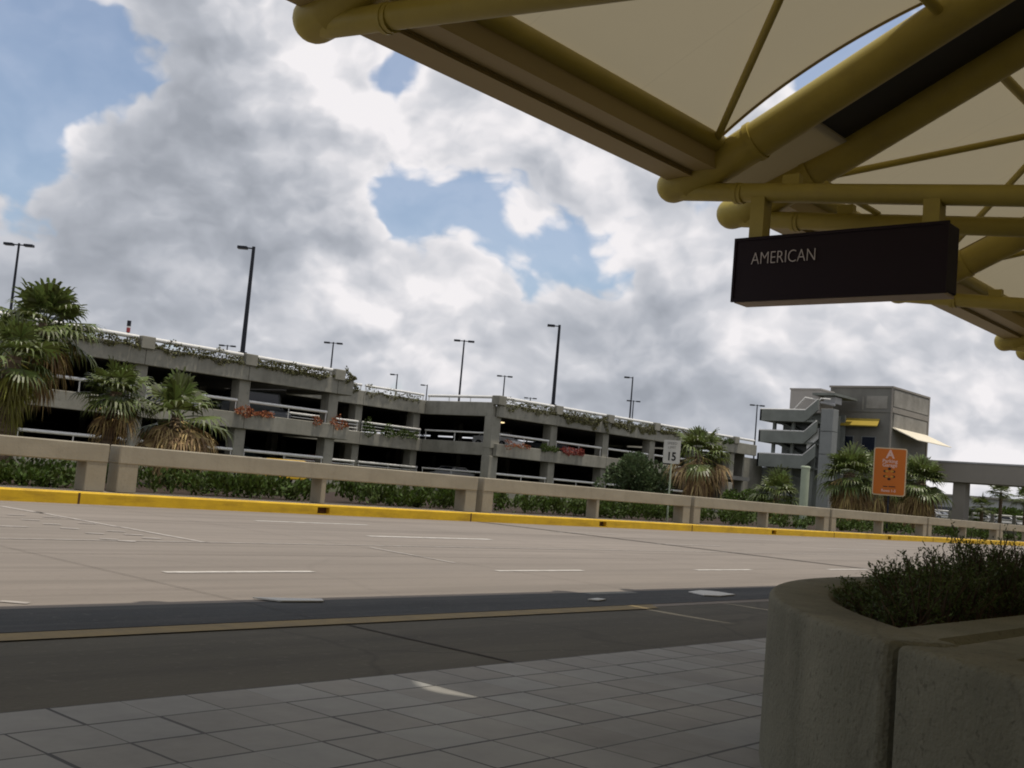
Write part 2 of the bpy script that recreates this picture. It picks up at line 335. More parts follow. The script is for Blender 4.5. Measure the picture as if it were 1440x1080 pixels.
# ------------------------------------------------------------------ barriers
def barrier_parts(root):
    L=11.94; mb=MB(); mb.cbox(0,L,-.15,.33,.64,1.06,.025); mb.build('rail',M['barrier'],root)
    for x0,x1,ya in ((.01,.5,-.135),(5.88,6.04,-.13),(L-.5,L-.01,-.135)):
        q=MB(); q.cbox(x0,x1,ya,.32,0,.66,.015); q.build('leg',M['barrier'],root)
names=['barrier section starting at the far left edge of the photo','barrier section behind which the left two short palms stand','barrier section in front of the round green shrub','barrier section in front of the pale green post','barrier section in front of the orange sign','barrier section right of the orange sign palms','short looking barrier section at the far right edge']
root=thing('concrete_barrier','','barrier',(13.35-12.2,23.3,.25),'low concrete barrier sections along the far kerb')
barrier_parts(root); root['label']='beige concrete '+names[0]
for k in range(1,9):
    c=copy_tree(root); c.location=(13.35+12.2*(k-1),23.3,.25)
    c['label']=('beige concrete '+names[k]) if k<len(names) else 'beige concrete barrier section, %s beyond the right edge'%('first' if k==7 else 'second')

# ------------------------------------------------------------------ vegetation helpers
rnd=random.Random(5)
def rv(r=rnd):
    while 1:
        v=Vector((r.uniform(-1,1),r.uniform(-1,1),r.uniform(-1,1)))
        if .05<v.length<1: return v
def leafquad(mb,p,s,d=None,asp=.45):
    d=(d if d is not None else rv()).normalized(); n=d.cross(rv()).normalized()
    w=n*s*asp; 
    mb.add([p,p+d*s*.5+w,p+d*s,p+d*s*.5-w],[(0,1,2,3)])
def clump(mb,c,rx,ry,rz,n,s,up=.4):
    for _ in range(n):
        v=rv(); v=v.normalized()*(v.length**.5)
        p=Vector((c[0]+v.x*rx,c[1]+v.y*ry,c[2]+v.z*rz))
        d=(v+Vector((0,0,up))+rv()*.7)
        leafquad(mb,p,s*rnd.uniform(.6,1.3),d)
# hedge behind barrier: long arching juniper shoots
mb=leaf()
for i in range(1500):
    x=rnd.uniform(4,100)**1.0; 
    if rnd.random()<.35: x=rnd.uniform(8,45)
    y=rnd.uniform(24.3,26.5); h=.30+.75*(noise.noise(Vector((x*.55,y*.5,1)))+.35)+rnd.uniform(-.05,.16)
    h*=.85
    if x>55: h*=.8
    if noise.noise(Vector((x*.35,y*.3,7)))<-.22: continue
    base=Vector((x,y,.15)); a=rnd.uniform(0,6.28)
    tip=base+Vector((math.cos(a)*.55,math.sin(a)*.4,max(.2,h)))
    n=int(34 if x<45 else 20)
    for k in range(n):
        t=rnd.uniform(.15,1); p=base.lerp(tip,t)+Vector((0,0,.12*math.sin(t*3)))+rv()*.13
        leafquad(mb,p,.13 if x<45 else .17,(tip-base).normalized()+rv()*.9+Vector((0,0,.4)),.3)
tag(mb.build('hedge',M['leaf']),'low green juniper hedge growing behind the concrete barrier','hedge',kind='stuff')

# fan palm
def frond(mb,hub,az,el,plen,L,seg=16,droop=.5,spread=1.9,r=rnd,fold=.12):
    d=Vector((math.cos(az)*math.cos(el),math.sin(az)*math.cos(el),math.sin(el)))
    side=Vector((-math.sin(az),math.cos(az),0)); 
    # petiole arcs down
    p0=hub; pts=[]
    for i in range(4):
        t=i/3; pts.append(p0+d*plen*t+Vector((0,0,-.18*plen*t*t*(1.0 if el>-0.3 else 0))))
    mb.tube(pts,[.03,.022,.016,.012],4,False,False)
    h=pts[-1]; dd=(pts[-1]-pts[-2]).normalized(); side=(side+rv(r)*.25).normalized()
    nrm=side.cross(dd).normalized(); side=dd.cross(nrm).normalized()
    vs=[];fs=[]
    prev=None
    for i in range(seg+1):
        a=-spread+2*spread*i/seg
        di=(dd*math.cos(a)+side*math.sin(a)).normalized()
        l=L*(1-.22*abs(a)/spread)*r.uniform(.88,1.08)
        off=nrm*(fold*(1 if i%2 else -1))*.3*L
        inner=h+di*l*.62+off*.5+Vector((0,0,-.05*droop*L))
        cur=(inner,di,l)
        if prev is not None:
            n=len(vs); vs+= [h,prev[0],inner]; fs.append((n,n+1,n+2))
        # outer drooping tongue
        w=side*math.cos(a)-dd*math.sin(a); w=w*(l*.6*2*spread/seg*.5*.85)
        dr=Vector((0,0,-droop*l*r.uniform(.25,.6)))
        mid=inner+di*l*.22+dr*.35; tip=inner+di*l*.36+dr
        n=len(vs); vs+=[inner-w,inner+w,mid+w*.55,mid-w*.55,tip]; fs+=[(n,n+1,n+2,n+3),(n+3,n+2,n+4)]
        prev=cur
    mb.add(vs,fs)
def palm(name,label,base,h,crown_r,lean=(0,0),green=26,dead=22,deadmat='deadleaf',tr=.16,seed=0,gm='palmleaf',skirt=1.0,deadspread=.35,gl=108,ds=35,group='fan palms by the garage'):
    r=random.Random(seed)
    t=thing(name,label,'palm tree',base,group)
    top=Vector((lean[0],lean[1],h))
    pts=[Vector((lean[0]*k/6*k/6,lean[1]*k/6*k/6,h*k/6)) for k in range(7)]
    mb=MB(); P=[];Rr=[]
    for k in range(40):
        f=k/39; P.append(Vector((lean[0]*f*f,lean[1]*f*f,h*f))); Rr.append(tr*(1.25-.35*f)*(1+.06*((k%2)*2-1))*r.uniform(.95,1.05))
    mb.tube(P,Rr,10,True,False); mb.build('trunk',M['trunk'],t)
    mb=leaf(); pl=crown_r*.48; L=crown_r*.56
    for i in range(green):
        f=i/green; el=R_(84-gl*f)+r.uniform(-.35,.3); az=i*2.4+r.uniform(-.3,.3)
        frond(mb,top+Vector((0,0,-.25*f*skirt*.5)),az,el,pl*r.uniform(.6,1.25),L*r.uniform(.75,1.15),17,.35+.75*f,1.75,r)
    mb.build('crown',M[gm],t)
    if dead:
        mb=leaf()
        for i in range(dead):
            f=i/dead; el=-R_(ds+(83-ds)*f)+r.uniform(-.15,.2); az=i*2.4+r.uniform(-.4,.4)
            frond(mb,top+Vector((0,0,-.1-.75*f*skirt)),az,el,pl*r.uniform(.5,.95)*(1-deadspread*.3),L*r.uniform(.7,1.0),13,1.3,1.0,r,.25)
        mb.build('skirt',M[deadmat],t)
    return t
def gpt(px,y): # ground point under a pixel column (ray direction only)
    # iterate so that the vertical through the point passes x=px near the horizon
    hy=615+.087*px; p=at_y(px,hy,y); return p.x
palm('fan_palm','tall fan palm with tattered brown skirt, left of the garage roof rail',(gpt(8,32),32,.15),4.5,1.85,(.75,0),30,26,'deadbrown',.2,1)
palm('fan_palm','yellowish fan palm cut off by the left edge of the photo',(gpt(-4,30),30,.15),3.3,1.45,(.2,0),18,26,'palmyellow',.2,2)
palm('fan_palm','fan palm leaning behind the yellowish palm at the left edge',(gpt(0,34),34,.15),3.9,1.6,(.2,.3),20,14,'deadleaf',.18,12)
palm('fan_palm','short dense green fan palm beside the second garage column',(gpt(150,31),31,.15),2.75,1.4,(.1,0),30,14,'deadbrown',.2,3)
palm('fan_palm','short fan palm with a wide hanging tan skirt behind the barrier',(gpt(240,31),31,.15),2.25,1.75,(.1,0),15,60,'deadleaf',.2,4,deadspread=-.6,gl=75,ds=5)
palm('fan_palm','fan palm with a pale tan skirt directly behind the speed limit sign',(gpt(976,34),34,.15),3.6,2.3,(.2,0),22,44,'deadleaf',.24,5,deadspread=-.5,gl=85,ds=8)
palm('fan_palm','small low fan palm in front of the garage stair tower',(gpt(1092,40),40,.15),1.9,2.4,(0,0),30,12,'deadbrown',.2,6)
palm('fan_palm','shaggy skirted fan palm standing between the grey pillar and the orange sign',(gpt(1190,42),42,.15),4.4,3.3,(.3,0),38,90,'deadbrown',.5,7,skirt=3.4)
palm('fan_palm','shaggy skirted fan palm directly behind the orange sign',(gpt(1228,46),46,.15),4.9,3.3,(0,0),38,90,'deadbrown',.5,8,skirt=4)
palm('fan_palm','shaggy skirted fan palm right of the orange sign below the cream awning',(gpt(1293,42),42,.15),4.8,3.3,(0,0),38,100,'deadbrown',.5,9,skirt=4)
palm('fan_palm','shaggy fan palm half hidden behind the right edge of the orange sign',(gpt(1262,50),50,.15),4.9,3.3,(0,0),32,80,'deadleaf',.5,15,skirt=4,deadspread=0)
def farpalm(px,x,h,cr,label,seed):
    p=at_x(px,730,x); palm('distant_palm',label,(x,p.y,0),h,cr,(0,0),22,0,seed=seed,tr=.25,group='distant palms under the bridge')
farpalm(1380,168,3.6,2.3,'dark bushy distant palm right of the bridge column',20)
farpalm(1406,170,5.9,2.2,'tallest distant palm seen under the bridge deck',21)
farpalm(1441,169,5.2,2.5,'distant palm cut by the right edge of the photo',22)
farpalm(1358,168,1.8,2.0,'squat distant palm beside the foot of the bridge column',23)

def shrub(name,label,c,rx,ry,rz,n,s,m='leaf',stem=True):
    t=thing(name,label,'shrub',(c[0],c[1],c[2]))
    mb=leaf()
    for i in range(26):
        v=rv(); v=v.normalized()*rnd.uniform(.45,.85)
        clump(mb,(v.x*rx,v.y*ry,rz+v.z*rz*.9),rx*.36,ry*.36,rz*.36,n//26,s)
    mb.build('foliage',M[m],t)
    mb=MB()
    for k in range(6):
        a=k*1.05; mb.tube([(0,0,0),(math.cos(a)*rx*.3,math.sin(a)*ry*.3,rz*.9),(math.cos(a)*rx*.55,math.sin(a)*ry*.55,rz*1.4)],[.06,.04,.015],6)
    mb.build('stems',M['twig'],t)
    return t
M['shrubgreen']=mat('shrub_grey_green',(.075,.105,.045),.6,island=.4,trans=.25)
shrub('shrub','round soft green shrub left of the speed limit sign',(gpt(893,38),38,.1),2.5,2.0,1.75,7800,.17,'shrubgreen')
shrub('shrub','dark shrub against the garage behind the fan palm skirt',(gpt(1050,44),44,.1),2.6,1.6,1.1,4000,.2,'leaf')
shrub('shrub','low dark shrub at the foot of the bridge column',(188,at_x(1366,735,188).y,0),4,3,1.6,2600,.4,'leaf')
shrub('shrub','broad dark shrub mass under the right end of the bridge',(232,at_x(1425,735,232).y,0),12,5,2.4,5200,.5,'leaf')

# ------------------------------------------------------------------ parking garage
G=thing('parking_garage','long three level concrete parking garage with open dark bays and white rails','parking garage',(0,60,0))
class GB:
    pass
def gb(name,fn,m):
    mb=MB(); fn(mb)
    mb.v=[(x,y-60,z) for x,y,z in mb.v]
    return mb.build(name,M[m],G)
LV=[(-.3,.95),(3.15,4.15),(6.25,7.38)]
# floor decks
for i,(z0,z1) in enumerate(LV):
    def f(mb,z0=z0,z1=z1):
        t=z0+.35
        mb.box(10,51.4,60.35,74.99,t,z1-.25); mb.box(10,52,75,150,t,z1-.25); mb.box(52.01,66,67.4,150,t,z1-.25); mb.box(66.01,107.5,59.4,150,t,z1-.25)
    gb('roof_deck' if i==2 else 'floor_deck',f,'deck')
def beams(z0,z1,xs,y):
    for a,b_ in zip(xs[:-1],xs[1:]):
        gb('facade_beam',lambda mb:mb.cbox(a+.012,b_-.012,y-.18,y+.22,z0,z1,.03),'garage')
XA=[13.2,20.6,28.0,35.4,42.8,50.2]; XB=[66.0,73.3,80.7,88.1,95.6,103.0,107.6]
for z0,z1 in LV:
    beams(z0,z1,XA+[51.6],60); beams(z0,z1,[51.6,58.8,65.8],67); beams(z0,z1,XB if z0>6 else XB[:5],59)
    gb('return_beam',lambda mb:mb.cbox(65.62,66.02,59.25,66.8,z0,z1,.03),'garage')
    gb('return_beam',lambda mb:mb.cbox(51.2,51.6,60.25,66.8,z0,z1,.03),'garage')
def colm(x,y,w=.42,d=.4,cap=True):
    for k,(za,zb) in enumerate(((.95,3.15),(4.15,6.25))):
        gb('column',lambda mb:mb.cbox(x-w,x+w,y+.22,y+.22+d*2.2,za-.4,zb+.01,.03),'garage')
    if cap: gb('column_cap',lambda mb:mb.cbox(x-.45,x+.45,y-.25,y+.55,7.2,7.93,.03),'garage')
for x in XA[1:]: colm(x,60-.1)
for x in XB[:6]: colm(x+.1,59-.1,.5 if x==66.0 else .42)
for x in (58.8,65.2): colm(x,67,.35,cap=False)
# interior columns and back walls, only dimly seen
for x in [13.2+7.4*k for k in range(13)]:
    for y in (76,94): gb('interior_column',lambda mb:mb.box(x-.3,x+.3,y,y+.7,.3,6.6),'garage')
gb('ramp_wall',lambda mb:(mb.box(10,107,118,118.4,-.2,6.4),mb.box(10,10.3,61,118,-.2,6.4),mb.box(106.9,107.2,60,118,-.2,6.4)),'garage')
def rail(xs,y,z,r=.085,n=1,posts=True,base=None,ax='x'):
    def f(mb):
        P=lambda t,zz:(t,y,zz) if ax=='x' else (y,t,zz)
        for k in range(n):
            mb.tube([P(xs[0],z-k*.26),P(xs[1],z-k*.26)],r if k==0 else .035,10)
        L=xs[1]-xs[0]; m=max(1,int(abs(L)/2.4))
        for k in range(m+1):
            t=xs[0]+L*k/m; t=min(max(t,xs[0]+.06),xs[1]-.06); mb.tube([P(t,base),P(t,z-.03)],.035,6)
    gb('rail',f,'white')
for a,b_ in zip(XA[:-1],XA[1:]):
    rail((a+.52,b_-.52),60.0,7.82,.13,base=7.36)
    for k,z in ((1,4.92),(0,1.78)): rail((a+.45,b_-.45),60.2,z,.1,base=z-.8)
for a,b_ in zip(XB[:-1],XB[1:]):
    rail((a+.6,b_-.4),59.0,7.82,.13,base=7.36)
    if a>95: continue
    for k,z in ((1,4.92),(0,1.78)): rail((a+.55,b_-.45),59.2,z,.09,base=z-.8)
for a,b_ in ((51.8,58.6),(59.0,65.5)):
    rail((a,b_),67,7.82,.1,base=7.36)
    for z in (4.92,1.78): rail((a,b_),67,z,.09,4,base=z-.8)
rail((59.5,66.7),65.8,7.8,.12,base=7.36,ax='y'); 
for z in (4.92,1.78): rail((59.9,66.7),65.8,z,.07,base=z-.8,ax='y')
# top deck back rail, ceiling strips lights glimpsed
def f(mb):
    for (x,y) in ((70,62),): mb.box(x-.15,x+.15,y-.1,y+.1,6.05,6.15)
M['lampwarm']=mat('ceiling_lamp',(.8,.7,.5),.5)
b_=M['lampwarm'].node_tree.nodes['Principled BSDF']; b_.inputs['Emission Color'].default_value=(1,.75,.4,1); b_.inputs['Emission Strength'].default_value=1.5
gb('ceiling_lamp',f,'lampwarm')

gb('link_wall',lambda mb:(mb.box(107.3,139.9,75.5,76,-.2,6.6),mb.box(107.3,139.9,75.6,92,6.6,7.3)),'garage')
# vines on garage beams
def vines(x0,x1,y,z,label,m='vine',dens=1.0,hang=.3,up=.3,s=.16,name='trailing_plant'):
    mb=leaf(); n=int((x1-x0)*(230 if m=='vine' else 110)*dens)
    for i in range(n):
        x=rnd.uniform(x0,x1); q=noise.noise(Vector((x*.9,y,3)))+(.56 if m=='vine' else .35)
        if q<0: continue
        zz=rnd.uniform(-hang*q*1.5,up*q*1.6)
        leafquad(mb,Vector((x-x0,-.22-.1*rnd.random()+(.3*rnd.random() if zz>0 else 0),zz)),s*(.75 if m=='vine' else .8)*rnd.uniform(.5,1.3),rv()+Vector((0,0,.2 if zz>0 else -.5)))
    o=mb.build(name,M[m]); o.location=(x0,y,z); return tag(o,label,'plant',group='plants trailing over the garage beams')
vines(29.5,35,60,7.4,'sparse vine on the roof beam left of the leftmost full roof column',dens=1.2,up=.35)
vines(35.9,42.2,60,7.42,'vine trailing on the roof beam between the first two column caps',dens=1.1,up=.35)
vines(43.2,49.7,60,7.42,'vine trailing on the roof beam ahead of the near corner',dens=1.5,up=.35)
vines(50.7,51.6,59.9,7.5,'small vine tuft at the near roof corner',dens=2,up=.4)
vines(52,58.5,67,7.42,'vine on the recessed roof beam',dens=1.4,up=.45)
vines(59,65,67,7.4,'thin vine at the inner recess corner',dens=.5,up=.3)
vines(66.6,73,59,7.4,'vine on the first far block roof beam by the tall lamp',dens=.8,hang=.4)
vines(73.6,80.5,59,7.35,'thick drooping vine on the roof beam past the tall lamp',dens=1.6,hang=.7)
vines(81,88,59,7.35,'vine spilling over the far roof beam before the speed sign',dens=1.4,hang=.6)
vines(88.5,95.5,59,7.4,'vine on the far roof beam above the palm by the speed sign',dens=1.2,hang=.4)
vines(96,103,59,7.4,'light green vine on the farthest visible roof beam',dens=1.5,hang=.4,m='leaf')
vines(42,45,59.95,4.2,'orange flowering plant on the middle level beam, nearest bays','bloom_orange',1.6,.25,.35,name='flowering_plant')
vines(48.3,51.3,59.95,4.2,'orange flowering plant on the middle level beam at the near corner','bloom_orange',1.3,.3,.4,name='flowering_plant')
vines(74,77.2,58.95,4.3,'red flowering plant on the far middle level beam','bloom_red',1.8,.45,.4,name='flowering_plant')
vines(59,65,66.9,4.25,'dark green plant along the middle level beam of the recess','leaf',1.8,.3,.7)
vines(66.8,70,58.95,4.2,'reddish brown plant on the middle level beam of the far block','bloom_orange',.7,.3,.3,name='flowering_plant')
vines(71.5,73.9,58.95,4.3,'dark green clump left of the red flowers on the middle beam','leaf',2.5,.4,.4)

# cars
def car(name,label,loc,rz,paintm,kind='sedan'):
    t=thing(name,label,'car',loc,None,rz)
    Lh=2.25
    if kind=='van': prof=[(-2.4,.35),(-2.4,1.0),(-1.55,1.15),(-.9,1.95),(2.3,2.0),(2.4,1.2),(2.4,.35)]; cab=[(-1.35,1.2),(-.88,1.82),(2.1,1.86),(2.2,1.2)]
    else: prof=[(-2.25,.32),(-2.28,.72),(-1.2,.92),(-.5,1.4),(.9,1.42),(1.6,1.0),(2.2,.95),(2.25,.35)]; cab=[(-1.02,.96),(-.45,1.34),(.85,1.36),(1.35,1.0)]
    mb=MB(); mb.prism(prof,-.85,.85,'y'); o=mb.build('body',M[paintm],t)
    bv=o.modifiers.new('b','BEVEL'); bv.width=.07; bv.segments=2
    mb=MB(); mb.prism(cab,-.865,.865,'y'); mb.build('side_windows',M['glass'],t)
    a,bq=(cab[0],cab[1]); mb=MB()
    for s,(p,q) in enumerate(((prof[2],prof[3]),(prof[4],prof[5]))):
        P=Vector((p[0],0,p[1])); Q=Vector((q[0],0,q[1])); d=Q-P; n=Vector((-d.z,0,d.x)).normalized()
        if n.z<0: n=-n
        A=P+d*.12+n*.01; B=P+d*.9+n*.01
        mb=MB(); mb.quad(A+Vector((0,-.7,0)),A+Vector((0,.7,0)),B+Vector((0,.62,0)),B+Vector((0,-.62,0))); mb.build('rear_window' if s else 'windscreen',M['glass'],t)
    for x in (-1.45,1.4):
        for y in (-.86,.86):
            mb=MB(); mb.tube([(x,y-.1,.33),(x,y+.1,.33)],.33,18); w=mb.build('wheel',M['rubber'],t)
            mb=MB(); mb.tube([(x,y-.11,.33),(x,y+.11,.33)],.19,12); mb.build('rim',M['car_grey'],w)
    for y in (-.62,.62):
        mb=MB(); mb.box(prof[0][0]-.03,prof[0][0]+.06,y-.16,y+.16,.6,.74); mb.build('headlight',M['litter_sunpatch'],t)
    return t
car('parked_van','dark green van parked on the middle garage level near the front corner',(45.2,63.4,3.9),0,'car_dark','van')
car('parked_car','yellow car on the ground behind the hedge, below the middle garage bays',(38.6,50,.0),.15,'car_yellow')
car('parked_car','white car parked on the middle garage level behind the small palms',(38.8,63,3.9),0.05,'car_white')
car('parked_car','white car inside the lower level of the far garage block',(68.6,66,.7),.1,'car_white')
car('parked_car','dark red car inside the lower recess of the garage',(58,72,.7),.0,'car_red')
car('parked_car','grey car parked on the garage roof behind the left rail',(31,63.5,7.1),1.2,'car_grey')

car('parked_car','grey car on the middle garage level between the two near corner columns',(47.8,64.5,3.9),1.4,'car_grey')
car('parked_car','white car on the middle level at the left end of the far garage block',(70.2,62.5,3.9),1.5,'car_white')
car('parked_car','grey car on the middle level above the round green shrub',(77.8,62.8,3.9),1.6,'car_grey')
car('parked_car','dark car on the lower garage level below the orange flowers',(44.5,63,.7),1.5,'car_dark')
# roof lamps
def lamp(px_top,py_top,px_base,kind,label,D=None,y=None,base_z=7.1,ztop=14.95,r=.085):
    d=ray(px_top,py_top)
    if y is None:
        tt=(ztop-CZ)/d.z; p=EYE+d*tt
    else: p=at_y(px_top,py_top,y)
    top=p.z
    t=thing('roof_lamp',label,'lamp post',(p.x,p.y,base_z),'lamp posts on the garage roof')
    h=top-base_z
    mb=MB(); mb.tube([(0,0,0),(0,0,h)],[r*1.35,r*.9],10); mb.build('pole',M['pole'],t)
    mb=MB(); mb.box(-.2,.2,-.2,.2,0,.12); mb.tube([(0,0,.1),(0,0,.3)],.16,10); mb.build('base_plate',M['pole'],t)
    # arms are in the image plane direction so they lie roughly across the road
    ax=Vector((.66,-.75,0))
    for s in ((-1,) if kind=='L' else (-1,1)):
        mb=MB(); A=Vector((0,0,h-.12)); B=A+ax*s*.4; mb.bar(A,B,.08,.08); arm=mb.build('arm',M['pole'],t)
        mb=MB(); mb.bar(B,B+ax*s*.62,.42,.17); mb.build('lamp_head',M['pole'],t)
    return t
lamp(27,342,18,'T','double headed lamp post rising behind the left palms')
lamp(357,347,346,'L','thick single headed lamp post standing on the near column cap',y=60.15,base_z=7.9,r=.12)
lamp(320,485,318,'T','tiny double headed lamp post just left of the thick near lamp')
lamp(469,481,466,'T','double headed lamp post rising above the near garage corner')
lamp(559,526,558,'L','short single headed lamp post above the recessed roof rail')
lamp(601,541,600,'L','tiny single headed lamp post at the inner corner of the recess')
lamp(653,478,650,'T','double headed lamp post left of the far block corner')
lamp(787,457,782,'L','tall single headed lamp post standing on the far block rail',y=59.15,base_z=7.9,r=.12)
lamp(710,528,709,'T','small double headed lamp post just right of the far block corner')
lamp(746,559,745,'T','smallest double headed lamp post left of the tall far lamp')
lamp(890,530,888,'L','tall single headed lamp of the pair above the vine covered roof')
lamp(891,563,890,'T','shorter double headed lamp of the pair above the vine covered roof')
lamp(1065,569,1062,'T','double headed lamp post beside the garage stair tower')
p=at_y(182,451,66)
t=thing('signal_post','short roof post with a dark and red banded head','signal post',(p.x,66,7.1))
mb=MB(); mb.tube([(0,0,0),(0,0,p.z-7.1-.7)],.06,8); mb.build('post',M['pole'],t)
mb=MB(); h=p.z-7.1; mb.tube([(0,0,h-.36),(0,0,h-.0)],.13,10); mb.build('head',M['pole'],t)
mb=MB(); mb.tube([(0,0,h-.46),(0,0,h-.36)],.12,10); mb.build('white_band',M['white'],t)
mb=MB(); mb.tube([(0,0,h-.76),(0,0,h-.46)],.125,10); mb.build('red_band',M['lamp_red'],t)

# ------------------------------------------------------------------ stair tower
S=thing('stair_tower','open concrete stair tower with three parapet landings beside a grey pillar','stair tower',(137,64,0))
def sb(name,fn,m,parent=S,o=(137,64,0)):
    mb=MB(); fn(mb); mb.v=[(x-o[0],y-o[1],z-o[2]) for x,y,z in mb.v]; return mb.build(name,M[m],parent)
for z0,z1 in ((12.5,14.0),(9.6,11.15),(6.3,8.0)):
    sb('landing',lambda mb:(mb.box(137,137.25,68.2,74.8,z0,z1),mb.box(137,143,74.55,74.8,z0,z1),mb.box(137.25,144.5,67,74.55,z0,z0+.25)),'stairgrey')
    sb('flight',lambda mb:mb.prism([(68.19,z0),(66.4,z0+1.6),(66.4,z1+1.5),(68.19,z1)],137.0,137.3),'stairgrey')
    sb('handrail',lambda mb:(mb.tube([(137.1,74.8,z1+.08),(137.1,68.2,z1+.08),(137.1,66.5,z1+1.55)],.09,8)),'white')
    sb('inner_flight',lambda mb:mb.prism([(68.2,z0-2.2),(73.5,z0),(73.5,z0+.4),(68.2,z0-1.8)],139.5,141),'stairgrey')
sb('handrail',lambda mb:(mb.tube([(138.5,72.2,14.2),(138.5,70.6,14.2),(138.5,69.0,15.9),(138.5,67.3,15.6)],.09,8),mb.tube([(137.6,70.2,14.1),(137.6,67.8,13.9),(137.6,66.3,15.7),(137.6,65,15.6)],.1,8)),'white')
sb('flight_panel',lambda mb:mb.prism([(67.9,8.9),(66.3,10.4),(66.3,11.8),(67.9,10.7)],137.5,137.6),'litter_sunpatch')
sb('lower_wall',lambda mb:mb.box(140,140.4,66,78,0,6.3),'stairgrey')
sb('back_wall',lambda mb:mb.box(144.5,144.9,66,74,0,14.2),'stairgrey')
sb('core_wall',lambda mb:mb.box(141.2,144.4,66.5,73.4,0,14.0),'stairgrey')
sb('stair_glazing',lambda mb:(mb.box(141,141.1,67.2,73.2,8.0,9.5),mb.box(141,141.1,67.2,73.0,11.1,12.5)),'glassgreen')
for y in (73.2,70.4,67.3): sb('post',lambda mb:mb.box(138.2,138.6,y-.2,y+.2,0,12.5),'stairgrey')
sb('machine_room',lambda mb:(mb.box(140,144,67.6,72.0,14.0,17.1),mb.box(139.9,144.1,67.5,72.1,17.1,17.3)),'pale_block')
sb('roof_slab',lambda mb:mb.box(138,145,64.6,67.8,16.2,16.5),'stairgrey')
sb('roof_unit',lambda mb:(mb.box(139,141,65.0,66.6,15.2,16.1),mb.tube([(138.8,64.9,15.0),(138.8,66.9,15.3)],.2,8)),'farwall')
sb('pillar',lambda mb:(mb.cbox(137,138.6,64.2,65.9,0,8.3,.03),mb.cbox(137,138.6,64.2,65.9,8.36,11.3,.03),mb.cbox(137,138.6,64.2,65.9,11.36,14.3,.03)),'pillar')
# elevator tower
T=thing('elevator_tower','boxy grey concrete tower with a yellow awning and a cream awning','tower',(145.5,60,0))
def tb(name,fn,m,parent=None):
    mb=MB(); fn(mb); mb.v=[(x-145.5,y-60,z) for x,y,z in mb.v]; return mb.build(name,M[m],parent or T)
tb('body',lambda mb:mb.box(145.5,158.5,60,68.8,0,18.1),'tower')
tb('roof_coping',lambda mb:mb.box(145.35,158.65,59.85,68.95,18.1,18.35),'bridge')
tb('string_course',lambda mb:(mb.box(145.42,145.5,60,68.8,14.8,15.05),mb.box(145.42,145.5,60,68.8,9.9,10.05)),'tower')
tb('side_panel',lambda mb:(mb.box(145.9,158.2,59.9,60,15.7,17.9),mb.box(146.2,158.0,59.9,60,12.9,14.7)),'tower_side')
tb('side_band',lambda mb:(mb.box(145.6,158.45,59.86,60,14.85,15.55),),'bridge')
tb('corner_trim',lambda mb:(mb.box(158.2,158.62,59.85,60.4,3,18.1),mb.box(145.4,145.6,59.9,60.1,3,18.1)),'bridge')
tb('recess_panel',lambda mb:(mb.box(145.44,145.5,63.9,64.1,15.1,16.9),mb.box(145.44,145.5,60.6,63.5,15.3,17.0)),'tower_side')
for y0,y1 in ((65.0,67.1),(61.9,63.9)):
    w=tb('window',lambda mb:mb.box(145.4,145.5,y0,y1,8.6,11.5),'pillar')
    tb('pane',lambda mb:mb.box(145.36,145.4,y0+.12,y1-.12,8.8,11.4),'glass',w)
tb('awning',lambda mb:mb.add([(145.45,67.4,13.9),(145.45,61.5,13.9),(144.2,61.3,12.9),(144.2,67.6,12.9),(145.45,67.4,13.8),(145.45,61.5,13.8),(144.2,61.3,12.75),(144.2,67.6,12.75)],[(0,1,2,3),(4,7,6,5),(0,4,5,1),(1,5,6,2),(2,6,7,3),(3,7,4,0)]),'awning_y')
tb('awning',lambda mb:mb.add([(145.9,59.9,12.9),(158.0,59.9,12.9),(160.5,57.2,11.5),(147.8,57.2,11.5),(145.9,59.9,12.75),(158.0,59.9,12.75),(160.5,57.2,11.4),(147.8,57.2,11.4)],[(0,1,2,3),(4,7,6,5),(0,4,5,1),(1,5,6,2),(2,6,7,3),(3,7,4,0)]),'awning_c')
# pedestrian bridge
B=thing('footbridge','enclosed beige concrete bridge running right from the tower on a thick column','bridge',(158,58,0))
def bb(name,fn,m):
    mb=MB(); fn(mb); mb.v=[(x-158,y-58,z) for x,y,z in mb.v]; return mb.build(name,M[m],B)
bb('deck',lambda mb:mb.cbox(158,163,-12,59.8,6.55,9.2,.05),'bridge')
bb('coping',lambda mb:mb.box(157.9,163.1,-12,59.8,9.2,9.42),'farwall')
bb('column',lambda mb:mb.cbox(159,161,54.5,56.2,-.1,6.54,.05),'bridge')
bb('column',lambda mb:mb.cbox(159,161,0,1.8,-.1,6.54,.05),'bridge')

# beyond the bridge: low deck with rails, far building, parasol, cars
Dk=thing('low_parking_deck','low concrete parking deck with white rails seen under the bridge','parking deck',(172,40,0))
def db(name,fn,m):
    mb=MB(); fn(mb); mb.v=[(x-172,y-40,z) for x,y,z in mb.v]; return mb.build(name,M[m],Dk)
db('slab',lambda mb:mb.box(172,200,30,64,.0,1.2),'garage')
def f(mb):
    for z in (2.55,1.95):
        mb.tube([(172.2,30,z),(172.2,64,z)],.14,8)
db('rail',f,'white')
for k in range(12):
    db('rail_post',lambda mb:mb.box(171.9,172.2,30.2+k*3.05,30.7+k*3.05,1.2,2.7),'garage')
Fb=thing('far_building','long pale low building with a dark window band far behind the bridge','building',(300,100,0))
mb=MB(); mb.box(0,20,-20,24,0,7.5); mb.build('wall',M['farwall'],Fb)
mb=MB(); mb.box(-.3,-.01,-19,23,3.2,4.6); mb.build('window_band',M['glass'],Fb)
mb=MB(); mb.box(-1,21,-21,25,7.5,8.0); mb.build('roof',M['bridge'],Fb)
